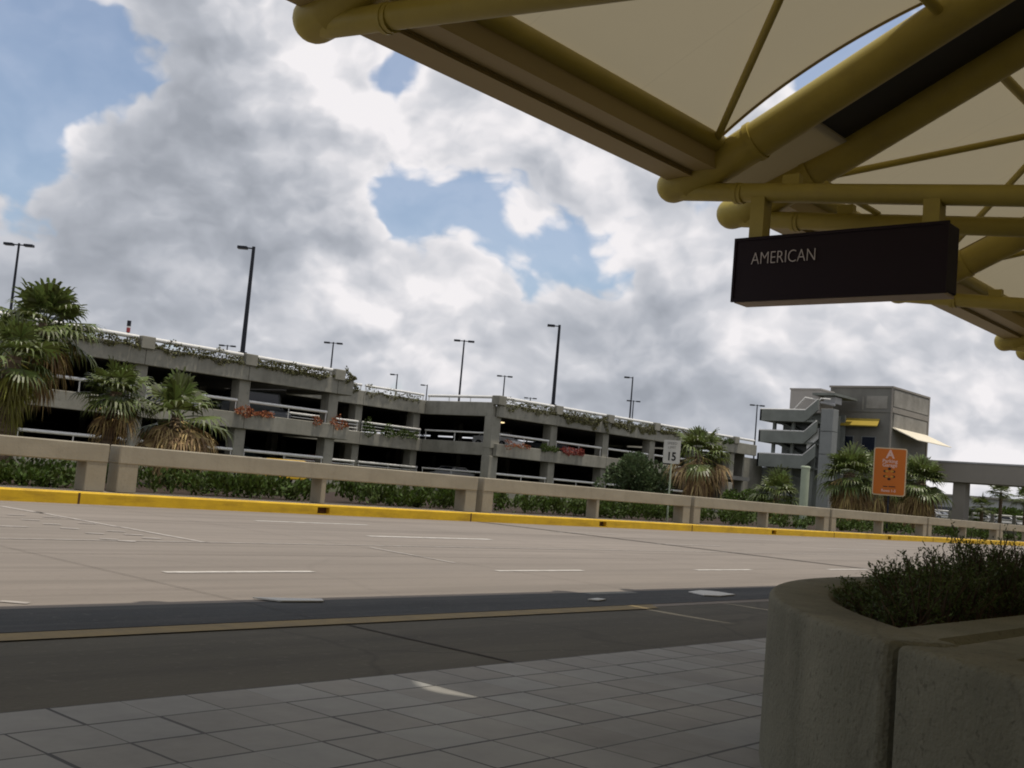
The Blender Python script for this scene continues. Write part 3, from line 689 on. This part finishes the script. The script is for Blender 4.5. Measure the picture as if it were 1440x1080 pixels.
Wf=thing('far_warehouse','distant flat grey roofed hall on the horizon at the right edge','building',(420,75,0))
mb=MB(); mb.box(0,20,0,60,0,7); mb.build('wall',M['farwall'],Wf)
mb=MB(); mb.box(-1,21,-1,61,7,8); mb.build('roof',M['tower'],Wf)
p=at_x(1300,668,150)
t=thing('parasol','small orange yellow parasol beside the skirted palms','parasol',(150,p.y,0))
h=4.6
mb=MB(); mb.tube([(0,0,0),(0,0,h)],.06,8); mb.build('pole',M['white'],t)
mb=MB(); n=8
vs=[(0,0,h+.1)]+[(1.6*math.cos(k*math.pi/4),1.6*math.sin(k*math.pi/4),h-.75) for k in range(8)]
mb.add(vs,[(0,1+k,1+(k+1)%8) for k in range(8)]); mb.add([(x,y,z-.05) for x,y,z in vs],[(0,1+(k+1)%8,1+k) for k in range(8)]); mb.build('canopy',M['awning_y'],t)
labs=['white','dark','grey','red']
for i,(px,x,pm) in enumerate(((1312,185,'car_white'),(1322,192,'car_dark'),(1385,188,'car_white'),(1402,190,'car_grey'),(1418,186,'car_white'))):
    p=at_x(px,720,x); car('parked_car',['white car on the low deck left of the bridge column','dark car on the low deck just left of the bridge column','white car on the low deck right of the bridge column','grey car on the low deck under the tallest distant palm','rightmost white car on the low deck'][i],(x,p.y,1.2),1.5,pm)

# ------------------------------------------------------------------ signs
def text(s,size,m,parent,loc,rot,name='lettering',sx=1,bold=0,al='CENTER'):
    cu=bpy.data.curves.new('t','FONT'); cu.body=s; cu.size=size; cu.extrude=.002; cu.offset=bold; cu.align_x=al; cu.align_y='CENTER'; cu.resolution_u=4
    o=bpy.data.objects.new('t',cu); col.objects.link(o)
    dg=bpy.context.evaluated_depsgraph_get(); me=bpy.data.meshes.new_from_object(o.evaluated_get(dg)); bpy.data.objects.remove(o)
    q=bpy.data.objects.new(name,me); col.objects.link(q); me.materials.clear(); me.materials.append(M[m]); q.parent=parent
    q.location=loc; q.rotation_euler=rot; q.scale=(sx,1,1); return q
FW=(R_(90),0,R_(-90))  # text readable from -x side
def roundrect(w,h,r,n=5):
    pts=[]
    for cx,cy,a0 in ((w/2-r,h/2-r,0),(-w/2+r,h/2-r,90),(-w/2+r,-h/2+r,180),(w/2-r,-h/2+r,270)):
        for k in range(n+1): a=R_(a0+90*k/n); pts.append((cx+r*math.cos(a),cy+r*math.sin(a)))
    return pts
# speed limit sign
y=24.3; p=at_y(945,635,y); top=at_y(946,619,y).z; bot=at_y(945,652,y).z; w=.68
t=thing('speed_limit_sign','white speed limit 15 sign on a thin post behind the barrier','road sign',(p.x,y,.2),rz=R_(18))
mb=MB(); mb.tube([(0.02,0,0),(0.02,0,top-.3)],.035,8); mb.build('post',M['pale'],t)
zc=(top+bot)/2-.2
mb=MB(); mb.prism([(a,b+zc) for a,b in roundrect(w,top-bot,.05)],-.03,-.018,'x'); pl=mb.build('panel',M['signwhite'],t)
text('SPEED',.15,'inkfade',t,(-.034,0,zc+.33),FW); text('LIMIT',.14,'inkfade',t,(-.034,0,zc+.17),FW); text('15',.46,'signblk',t,(-.034,0,zc-.2),FW,sx=.85,bold=.012)
# orange sign
y=24.6; p=at_y(1251,662,y); top=at_y(1253,630,y).z; bot=at_y(1249,697,y).z
hh=top-bot; ww=1.75
t=thing('orange_sign','orange lettered sign headed A on a post in front of the shaggy palms','sign',(p.x,y,.2),rz=R_(12))
mb=MB(); mb.tube([(.06,0,0),(.06,0,top-.6)],.05,8); mb.build('post',M['pole'],t)
zc=(top+bot)/2-.2
mb=MB(); mb.prism([(a,b+zc) for a,b in roundrect(ww,hh,.13)],-.02,.015,'x'); mb.build('border',M['tan'],t)
mb=MB(); mb.prism([(a,b+zc) for a,b in roundrect(ww-.12,hh-.12,.09)],-.03,-.021,'x'); mb.build('face',M['orange'],t)
M['ltr']=mat('pale_letters',(.62,.42,.36),.6)
text('A',.62,'ltr',t,(-.034,0,zc+hh*.36),FW,bold=.02)
text('Parking',.27,'ltr',t,(-.034,0,zc+hh*.22),FW,bold=.006); text('Garage',.27,'ltr',t,(-.034,0,zc+hh*.135),FW,bold=.006)
text('Rows 1-5',.2,'ltr',t,(-.034,0,zc-hh*.40),FW,bold=.006)
mb=MB()
for k in range(6):
    a=R_(90+60*k); c_=Vector((0,math.cos(a)*.26,math.sin(a)*.28)); 
    pts=[(c_.y+.10*math.cos(q*math.pi/3+a),c_.z+.075*math.sin(q*math.pi/3+a)+zc-.12) for q in range(6)]
    mb.prism(pts,-.036,-.031,'x')
mb.build('emblem',M['signblk'],t)
M['amber']=mat('amber_emblem',(.5,.25,.03),.6)
mb=MB()
for k in range(4):
    a=R_(45+90*k); pts=[(math.cos(a)*.2+.11*math.cos(q*math.pi/2.5+a),math.sin(a)*.2+.05*math.sin(q*math.pi/2.5+a)+zc-.12) for q in range(5)]
    mb.prism(pts,-.041,-.037,'x')
mb.build('emblem',M['amber'],t)
mb=MB(); mb.box(-.036,-.031,-.35,.0,zc-.83,zc-.78); mb.box(-.036,-.031,.06,.3,zc-.84,zc-.79); mb.build('dash_mark',M['signblk'],t)
# pale post
y=25.2; p=at_y(1131,690,y); top=at_y(1131,655,y).z
t=thing('pale_green_post','thick pale green round post with a flat cap behind the barrier','post',(p.x,y,.2))
r=.21; H=top-.2
mb=MB(); mb.tube([(0,0,0),(0,0,H-.1)],r,20); mb.build('shaft',M['pale'],t)
mb=MB(); mb.tube([(0,0,H-.1),(0,0,H-.04),(0,0,H)],[r*1.12,r*1.12,r*.9],20); mb.build('cap',M['pale'],t)

# ------------------------------------------------------------------ canopy
K=.478
def ribz(y): return 4.81+K*(7.5-y)
def chordz(y): return 4.88-.115*(7.5-y)
YA=-.6   # ridge position
def canopy(x0,label):
    C=thing('canopy',label,'canopy',(x0,0,0),'ochre steel and fabric canopy modules over the kerb')
    W=5.5
    for xr in (0,W,2*W):
        # capsule tip + rib
        pts=[];rr=[]
        for k in range(7):
            a=k/6*math.pi/2; pts.append((xr,7.52+.2-.2*(1-math.sin(math.pi/2-a))*1.0-.0, ribz(7.52)-.0)); rr.append(.2*math.sin(a)+.001)
        tip=[];rt=[]
        d=Vector((0,1,-.18)).normalized(); c0=Vector((xr,7.42,4.95))
        for k in range(8):
            a=math.pi/2*k/7; tip.append(c0+d*.2*math.cos(a)); rt.append(max(.002,.2*math.sin(a)))
        tip.append(Vector((xr,7.15,4.99))); rt.append(.2)
        mb=MB(); mb.tube(tip,rt,20); mb.build('end_cap',M['canopy'],C)
        mb=MB(); mb.tube([(xr,7.25,4.955),(xr,6.9,ribz(6.9)),(xr,YA,ribz(YA))],[.205,.22,.225],20)
        pass
        mb.build('rib',M['canopy'],C)
        mb=MB(); mb.tube([(xr,7.3,4.87),(xr,YA,chordz(YA))],.108,16); mb.build('lower_tube',M['canopy'],C)
        for yy in (6.35,3.0):
            mb=MB(); v=Vector((0,1,-K)).normalized()*.035; c_=Vector((xr,yy,ribz(yy))); mb.tube([c_-v,c_+v],.238,20); mb.build('collar',M['canopy'],C)
        mb=MB()
        for q in range(6):
            a=q*math.pi/3+.2; c_=Vector((xr+.15*math.cos(a)*.9,7.0,0)); 
        mb.tube([(xr,6.55,chordz(6.55)),(xr,6.5,chordz(6.5))],.125,16); mb.tube([(xr,6.5,chordz(6.5)),(xr,6.45,chordz(6.45))],.118,16); mb.build('sleeve',M['canopy'],C)
        mb=MB(); mb.box(xr-.05,xr+.05,5.75,5.95,chordz(5.8)+.1,chordz(5.8)+.22); mb.build('lug',M['canopy'],C)
        # mirrored back part
        mb=MB(); mb.tube([(xr,YA,ribz(YA)),(xr,-8.2,4.9)],.2,14); mb.tube([(xr,YA,chordz(YA)),(xr,-8.2,4.7)],.108,10); mb.build('back_rib',M['canopy'],C)
        mb=MB(); mb.tube([(xr,YA,-.0),(xr,YA,ribz(YA))],.22,18); mb.build('column',M['canopy'],C)
    for b0 in (0,W):
        xa,xb=b0+.03,b0+W-.03
        mb=MB(); mb.box(xa,xb,7.045,7.40,4.98,5.33); mb.prism([(7.40,5.0),(7.47,5.04),(7.47,5.37),(7.40,5.37)],xa,xb); mb.build('fascia',M['fascia'],C)
        mb=MB(); mb.box(xa,xb,6.74,7.03,5.035,5.3); mb.box(xa,xb,7.03,7.045,5.02,5.3); mb.build('soffit_strip',M['fascia'],C)
        mb=MB(); mb.tube([(xa,6.76,5.345),(xb,6.76,5.345)],.115,16); mb.build('edge_tube',M['canopy'],C)
        xm=b0+W/2
        for s in (-1,1):
            xr=b0 if s<0 else b0+W
            mb=MB(); mb.tube([(xr-s*.12,6.85,5.28),(xm,4.25,ribz(4.25)+.08)],.045,8); mb.tube([(xm,4.25,ribz(4.25)+.08),(xr-s*.1,1.5,ribz(1.5)+.08)],.045,8); mb.build('brace',M['canopy'],C)
        mb=MB(); mb.tube([(b0,4.25,ribz(4.25)+.02),(b0+W,4.25,ribz(4.25)+.02)],.06,10); mb.build('purlin',M['canopy'],C); mb=MB(); mb.tube([(b0,1.0,ribz(1.0)+.02),(b0+W,1.0,ribz(1.0)+.02)],.06,10); mb.build('purlin',M['canopy'],C)
        # fabric
        def fab(ya,yb,zf,nu=22,nv=56,sag=.36):
            mb=MB(); vs=[]
            for j in range(nv+1):
                t=j/nv; y=ya+(yb-ya)*t
                # catenary side edge with support points at y=6.9, 4.25, 1.0
                def edge(y):
                    sup=[6.9,4.25,1.0,YA-.01]; e=.06
                    for a,b in zip(sup[:-1],sup[1:]):
                        if b<=y<=a: u=(a-y)/(a-b); e=.08+sag*4*u*(1-u)*min(1,(a-b)/2.6)
                    return e
                e=edge(y)
                for i in range(nu+1):
                    u=i/nu; eL=e if b0==0 else .0; eR=e if b0>0 else .05+.31*math.exp(-((y-3.45)/.42)**2); x=(b0+eL)+(W-eL-eR)*u
                    z=zf(y)+.25-.14*math.sin(math.pi*u)*math.sin(math.pi*min(1,t*1.0))+.10*math.sin(2*math.pi*t)*math.sin(math.pi*u)
                    vs.append((x,y,z))
            fs=[]
            for j in range(nv):
                for i in range(nu):
                    a=j*(nu+1)+i; fs.append((a,a+1,a+nu+2,a+nu+1))
            mb.add(vs,fs,True)
            # doubled hem
            o=mb.build('fabric',M['fabric'],C)
            for side in (0,nu):
                pts=[vs[j*(nu+1)+side] for j in range(nv+1)]
                h=MB(); h.tube(pts,.022,6); h.build('hem_cable',M['fascia'],o)
        fab(6.78,YA,ribz,sag=.25)
        fab(YA-.02,-8.2,lambda y:ribz(YA)+(4.9-ribz(YA))*((YA-y)/(YA+8.2)),sag=.0)
    # gutter box to the next module on the right
    g0,g1=2*W+.02,2*W+1.38
    mb=MB(); mb.prism([(5.86,ribz(5.86)+.06),(YA,ribz(YA)+.06),(YA,ribz(YA)+.2),(5.86,ribz(5.86)+.2)],g0,g1); mb.prism([(YA-.01,ribz(YA)-.02),(-8.2,4.9),(-8.2,5.1),(YA-.01,ribz(YA)+.12)],g0,g1)
    mb.build('gutter',M['gutter'],C)
    mb=MB(); mb.prism([(7.2,5.13),(5.8,ribz(5.86)+.03),(5.8,ribz(5.86)+.058),(7.2,5.16)],g0,g1); mb.build('gutter_flap',M['fabric'],C)
    mb=MB(); mb.tube([(2*W,5.45,chordz(5.45)+.12),(2*W+1.4,5.45,chordz(5.45)+.12)],.035,8); mb.build('tie',M['canopy'],C)
    return C
c1=canopy(.1,'ochre canopy module overhead whose rounded tips frame the top of the photo')
for x,l in ((-12.3,'ochre canopy module out of view to the left of the overhead one'),(12.5,'ochre canopy module behind the hanging black airline sign'),(24.9,'ochre canopy module beyond the one behind the black sign')):
    c=copy_tree(c1); c.location.x=x; c['label']=l

# unseen terminal block behind the camera, added to darken the space under the canopy
t=thing('added_terminal','unseen beige wall with dark glazing added to darken the covered pavement','building',(0,-9.5,0))
mb=MB(); mb.box(-120,150,-2,0,-.05,1.0); mb.box(-120,150,-2,0,3.6,9); mb.build('wall',M['added_wall'],t)  # wall of the added unseen terminal block
mb=MB(); mb.box(-120,150,-1.6,-.1,1.0,3.6); mb.build('added_glazing',M['glass'],t)

# hanging sign
XF=10.93
c=[at_x(*q,XF) for q in ((1034,336),(1030,423),(1333,312),(1330,412))]
yl=(c[0].y+c[1].y)/2; yr=(c[2].y+c[3].y)/2; zt=(c[0].z+c[2].z)/2; zb=(c[1].z+c[3].z)/2
xb=at_y(1348,360,yr).x
th=min(max(xb-XF,.2),.5)
H=thing('hanging_sign','long black box sign reading AMERICAN hung from the canopy tube','sign',(XF,(yl+yr)/2,zt))
def hb(name,fn,m):
    mb=MB(); fn(mb); mb.v=[(x-XF,y-(yl+yr)/2,z-zt) for x,y,z in mb.v]; return mb.build(name,M[m],H)
hb('box',lambda mb:(mb.cbox(XF,XF+th,yr,yl,zb+.02,zt,.012)),'signblack')
hb('trim',lambda mb:(mb.box(XF-.012,XF+.02,yr-.01,yl+.01,zt-.025,zt+.008),mb.box(XF-.012,XF+.02,yr-.01,yl+.01,zb-.005,zb+.03),mb.box(XF-.012,XF+.02,yl-.02,yl+.01,zb+.03,zt-.025),mb.box(XF-.012,XF+.02,yr-.01,yr+.02,zb+.03,zt-.025)),'signblack')
hb('bottom_tray',lambda mb:mb.box(XF+.02,XF+th-.01,yr+.02,yl-.02,zb-.012,zb+.018),'signtray')
a=at_x(1056,368,XF); a2=at_x(1150,361,XF); hz=at_x(1056,358,XF).z-at_x(1056,376,XF).z
o=text('AMERICAN',.185,'letters',H,(-.018,(a.y+a2.y)/2-(yl+yr)/2,(at_x(1103,362,XF).z)-zt),FW,sx=.9,bold=-.0035)
wd=o.dimensions.x
o.scale=((a.y-a2.y)/max(wd/ .9,.01)*1.06,1.08,1)
for px in (1070,1314):
    q=at_x(px,300,XF+.17)
    hb('hanger',lambda mb:mb.box(XF+.08,XF+.25,q.y-.085,q.y+.085,zt-.005,chordz(q.y)-.05),'canopy')

# ------------------------------------------------------------------ planter
PC=Vector((7.3,-1.0)); R1=4.27; R0=3.95; PH=.8
def seg(name,label,a0,a1,wall):
    t=thing(name,label,'planter',(PC.x,PC.y,0.012),'curved concrete planter segments')
    # rim wall swept around with bull-nosed profile
    prof=[(R1,0),(R1,PH*.5),(R1+.0,PH-.045)]
    for k in range(1,6):
        a=k/5*math.pi/2; prof.append((R1-.03+.03*math.cos(a),PH-.03+.03*math.sin(a)))
    prof+=[(R0+.03,PH),(R0,PH-.03),(R0,0)]
    n=64; vs=[];fs=[];m=len(prof); rc=.06
    A0,A1=R_(a0),R_(a1)
    st=[]
    cc=[(0.0,.03),(.002,.014),(.005,.004),(.008,0)]
    for f,i in cc: st.append((A0+(f if A1>A0 else -f),i))
    for k in range(1,n): st.append((A0+(A1-A0)*k/n,0))
    for f,i in reversed(cc): st.append((A1-(f if A1>A0 else -f),i))
    for a,ins in st:
        for (r,z) in prof:
            rr=r-ins if r>R0+.15 else r; zz=z-(ins*.6 if z>PH*.5 else 0)
            vs.append((rr*math.cos(a),rr*math.sin(a),zz))
    for k in range(len(st)-1):
        for i in range(m-1):
            fs.append((k*m+i,k*m+i+1,(k+1)*m+i+1,(k+1)*m+i))
    fs.append(tuple(range(m))); fs.append(tuple(reversed(range((len(st)-1)*m,len(st)*m))))
    mb=MB(); mb.add(vs,fs,True); K0=len(cc); mb.sm=[K0<=(i//(m-1))<len(st)-1-K0 for i in range(len(fs)-2)]+[False]*2
    mb.build('rim_wall',M['planter'],t)
    if wall:
        mb=MB(); mb.cbox(*wall,.0,PH-.008,.03); mb.v=[(x-PC.x,y-PC.y,z) for x,y,z in mb.v]; mb.build('cross_wall',M['planter'],t)
    return t
seg('concrete_planter','rounded concrete planter segment filled with dark shrubs, left of the dark joint',142.8,-10,(4.15,10.9,1.52,1.80))
seg('concrete_planter','concrete planter segment at the lower right corner, right of the dark joint',143.55,235,(3.98,10.9,1.16,1.46))
mb=MB(); A=R_(142.7); B_=R_(143.6)
pl=[((R1-.06)*math.cos(A),(R1-.06)*math.sin(A)),((R1-.06)*math.cos(B_),(R1-.06)*math.sin(B_)),((R0-.1)*math.cos(B_),(R0-.1)*math.sin(B_)),((R0-.1)*math.cos(A),(R0-.1)*math.sin(A))]
mb.prism([(x+PC.x,y+PC.y) for x,y in pl],.013,PH-.03,'z'); tag(mb.build('joint_shade_block',M['gutter']),'black block standing in for the shade in the gap between the two concrete planter segments','shade block')  # dark block paints the shade inside the open gap between the segments
mb=MB(); n=64
mb.add([(PC.x+(R0+.02)*math.cos(2*math.pi*k/n),PC.y+(R0+.02)*math.sin(2*math.pi*k/n),.70) for k in range(n)],[tuple(range(n))])
struct(mb.build('planter_soil',M['soil']))
# low shrubs in the planter
mb=leaf(); tw=MB()
rs=random.Random(9)
def inside(x,y,r): return (x-PC.x)**2+(y-PC.y)**2<r*r
cnt=0
while cnt<900:
    x=rs.uniform(5.0,11.2); y=rs.uniform(1.95,2.95)
    rad=math.hypot(x-PC.x,y-PC.y)
    if rad>R0-.13: continue
    cnt+=1
    edge=min((R0-rad)/.75,(y-1.8)/.3,1)
    lump=noise.noise(Vector((x*2.3,y*2.3,2)))
    h=(.03+.36*max(.1,edge)**.8)*(1+.5*lump)+rs.uniform(-.03,.04)
    if rs.random()<.12 and lump>-.1: h+=rs.uniform(.03,.12)
    base=Vector((x,y,.69)); lean=Vector((rs.uniform(-.16,.16),rs.uniform(-.16,.16),h))
    tip=base+lean
    tw.tube([base,base+lean*.5+Vector((rs.uniform(-.02,.02),0,.02)),tip],[.006,.004,.002],4,False,False)
    for k in range(9):
        # side sprigs with fine leaflets along them
        t=rs.uniform(.25,1); c0=base.lerp(tip,t); sd=(lean.normalized()*.8+Vector((rs.uniform(-1,1),rs.uniform(-1,1),rs.uniform(-.2,.6)))).normalized()
        ln=rs.uniform(.04,.085); nn=8
        for q in range(nn):
            c_=c0+sd*ln*q/nn; d=(sd*.6+Vector((rs.uniform(-1,1),rs.uniform(-1,1),rs.uniform(-1,1)))).normalized()
            n=d.cross(sd).normalized(); z=rs.uniform(.014,.026); w=n*z*.2
            mb.add([c_,c_+d*z*.5+w,c_+d*z,c_+d*z*.5-w],[(0,1,2,3)])
o=mb.build('planter_shrubs',M['bush']); tag(o,'dark fine leaved shrubs massed inside the round concrete planter','shrubs',kind='stuff')
o2=tw.build('twigs',M['twig'],o)
# few loose stems in the second segment
mb=leaf()
for i in range(60):
    x=rs.uniform(4.6,7.5); y=rs.uniform(.2,.95); h=rs.uniform(.04,.14)
    for k in range(16):
        leafquad(mb,Vector((x+rs.gauss(0,.05),y+rs.gauss(0,.05),.7+rs.uniform(0,h))),.035)
tag(mb.build('ground_creeper',M['bush']),'sparse low creeper on bare soil in the right planter segment','ground cover',kind='stuff')

# ------------------------------------------------------------------ world and sun
W=bpy.data.worlds.new('World'); sc.world=W; W.use_nodes=True; nt=W.node_tree; N=nt.nodes; L=nt.links
for n in list(N): N.remove(n)
SUN=Vector((.07,-.165,1)).normalized()
el=math.asin(SUN.z); rot=math.atan2(SUN.x,SUN.y)
def m_(op,a,b=None,c=None,clamp=False):
    n=N.new('ShaderNodeMath'); n.operation=op; n.use_clamp=clamp
    for i,x in enumerate((a,b,c)):
        if x is None: continue
        if isinstance(x,(int,float)): n.inputs[i].default_value=x
        else: L.new(x,n.inputs[i])
    return n.outputs[0]
def vm(op,a,b=None,c=None,out=0):
    n=N.new('ShaderNodeVectorMath'); n.operation=op
    for i,x in enumerate((a,b,c)):
        if x is None: continue
        if isinstance(x,(tuple,Vector)): n.inputs[i].default_value=tuple(x)
        else: L.new(x,n.inputs[i])
    return n.outputs[out]
def nz_(v,scale,det,rough,dist=0):
    n=N.new('ShaderNodeTexNoise'); n.inputs['Scale'].default_value=scale; n.inputs['Detail'].default_value=det; n.inputs['Roughness'].default_value=rough; n.inputs['Distortion'].default_value=dist
    L.new(v,n.inputs[0]); return n
def mrng(v,a,b,c=0,d=1,smooth=True):
    n=N.new('ShaderNodeMapRange'); n.interpolation_type='SMOOTHSTEP' if smooth else 'LINEAR'
    L.new(v,n.inputs[0]); n.inputs[1].default_value=a; n.inputs[2].default_value=b; n.inputs[3].default_value=c; n.inputs[4].default_value=d; return n.outputs[0]
def cmix(f,a,b):
    n=N.new('ShaderNodeMix'); n.data_type='RGBA'
    if isinstance(f,float): n.inputs[0].default_value=f
    else: L.new(f,n.inputs[0])
    for i,x in ((6,a),(7,b)):
        if isinstance(x,tuple): n.inputs[i].default_value=(*x,1)
        else: L.new(x,n.inputs[i])
    return n.outputs[2]
tc=N.new('ShaderNodeTexCoord'); D0=vm('NORMALIZE',tc.outputs['Generated'])
wn=nz_(D0,5,5,.6); warp=vm('MULTIPLY_ADD',vm('SUBTRACT',wn.outputs['Color'],(.5,.5,.5)),(.09,.09,.07),D0)
Dw=vm('NORMALIZE',warp)
def blobs(lst):
    acc=None
    for px,py,r,w in lst:
        d=ray(px,py).normalized(); rr=r/FOC
        dt=vm('DOT_PRODUCT',Dw,d,out=1)
        g=m_('EXPONENT',m_('MULTIPLY',m_('SUBTRACT',dt,1.0),2/(rr*rr)))
        g=m_('MULTIPLY',g,w); acc=g if acc is None else m_('ADD',acc,g)
    return acc
cov=blobs([(60,75,110,-.9),(10,170,70,-.5),(130,100,70,-.35),(-60,60,120,-.5),(120,165,45,.6),(600,285,66,-.75),(690,300,60,-.55),(575,85,45,-.7),(750,175,28,-.4),(850,375,60,-.8),(770,350,60,-.7),(740,410,30,-.4),(560,300,50,-.35),(740,320,32,.5),(1100,480,40,-.2),(1180,90,80,-1.1),(1410,590,90,.8),(1300,520,80,.4),(1000,280,40,-.4),(250,200,160,.25),(560,560,60,-.3),(850,300,50,-.25),(420,440,40,-.25),(620,470,50,-.2),(1000,420,50,-.2),(30,330,70,-.2),(620,190,60,.2),(480,90,80,.3)])
dark=blobs([(300,130,170,.5),(150,260,160,.75),(250,30,150,.4),(330,290,120,.5),(430,300,90,.4),(930,440,120,.4),(1010,540,120,.1),(1330,580,160,-.45),(700,600,160,-.25),(380,420,80,.3),(540,140,90,-.65),(440,60,80,-.5),(700,180,70,-.55),(110,160,55,-1.0),(450,395,45,-.7),(530,400,60,-.35),(640,420,60,-.4),(1060,485,50,-.9),(900,400,40,-.35),(880,470,60,.2),(250,340,60,-.25),(340,230,60,-.35),(730,320,40,-.8),(880,260,80,-.35),(990,350,50,-.3),(470,250,60,-.3)])
st=vm('MULTIPLY',Dw,(1,1,1.45))
def dens(v):
    a=nz_(v,4.6,9,.50,0)
    vo=N.new('ShaderNodeTexVoronoi'); vo.feature='F1'; vo.inputs['Scale'].default_value=15; vo.inputs['Detail'].default_value=2.5; vo.inputs['Roughness'].default_value=.6; vo.normalize=True
    L.new(v,vo.inputs[0])
    return m_('MULTIPLY_ADD',m_('SUBTRACT',.4,vo.outputs[0]),.72,a.outputs[0])
d1=dens(st); d2=dens(vm('ADD',st,(.004,-.008,.03)))
dd=m_('ADD',d1,m_('MULTIPLY_ADD',cov,.44,.10))
a1=mrng(dd,.45,.56)
alpha=m_('MULTIPLY_ADD',a1,.82,.18)
edge=mrng(dd,.50,.68,.26,0.0)
relief=m_('SUBTRACT',d1,d2)
n2=nz_(st,2.6,5,.5)
sh=m_('ADD',m_('MULTIPLY_ADD',n2.outputs[0],-1.2,1.16),m_('ADD',m_('MULTIPLY',relief,2.1),m_('MULTIPLY_ADD',dark,-.46,edge)))
ramp=N.new('ShaderNodeValToRGB'); L.new(sh,ramp.inputs[0]); cr=ramp.color_ramp
cr.elements[0].position=.0; cr.elements[0].color=(.36,.385,.435,1)
cr.elements[1].position=1.0; cr.elements[1].color=(.98,.95,.965,1)
e=cr.elements.new(.35); e.color=(.48,.505,.56,1); e=cr.elements.new(.68); e.color=(.68,.69,.735,1)
sky=N.new('ShaderNodeTexSky'); sky.sky_type='NISHITA'; sky.sun_disc=False; sky.sun_elevation=el; sky.sun_rotation=rot; sky.dust_density=1.5
skyb=vm('SCALE',sky.outputs[0]); skyb.node.inputs['Scale'].default_value=1.0
bg1=N.new('ShaderNodeBackground'); bg1.inputs[1].default_value=.13; L.new(sky.outputs[0],bg1.inputs[0])
bg2=N.new('ShaderNodeBackground'); bg2.inputs[1].default_value=.92; L.new(ramp.outputs[0],bg2.inputs[0])
mx=N.new('ShaderNodeMixShader')
sp=N.new('ShaderNodeSeparateXYZ'); L.new(D0,sp.inputs[0])
hz=mrng(sp.outputs[2],.0,.16,.85,0.0); al=m_('MAXIMUM',alpha,hz)
L.new(al,mx.inputs[0]); L.new(bg1.outputs[0],mx.inputs[1]); L.new(bg2.outputs[0],mx.inputs[2])
ow=N.new('ShaderNodeOutputWorld'); L.new(mx.outputs[0],ow.inputs[0])
W.cycles.sampling_method='MANUAL'; W.cycles.sample_map_resolution=512
sl=bpy.data.lights.new('sun','SUN'); sl.energy=2.9; sl.angle=R_(.6); sl.color=(1,.92,.79)
so=bpy.data.objects.new('sun',sl); col.objects.link(so); so.rotation_euler=SUN.to_track_quat('Z','Y').to_euler()
sc.view_settings.view_transform='Standard'; sc.view_settings.look='None'; sc.view_settings.exposure=0; sc.view_settings.gamma=1
sc.render.engine='CYCLES'; sc.cycles.filter_width=1.9; sc.cycles.max_bounces=6; sc.cycles.use_denoising=True
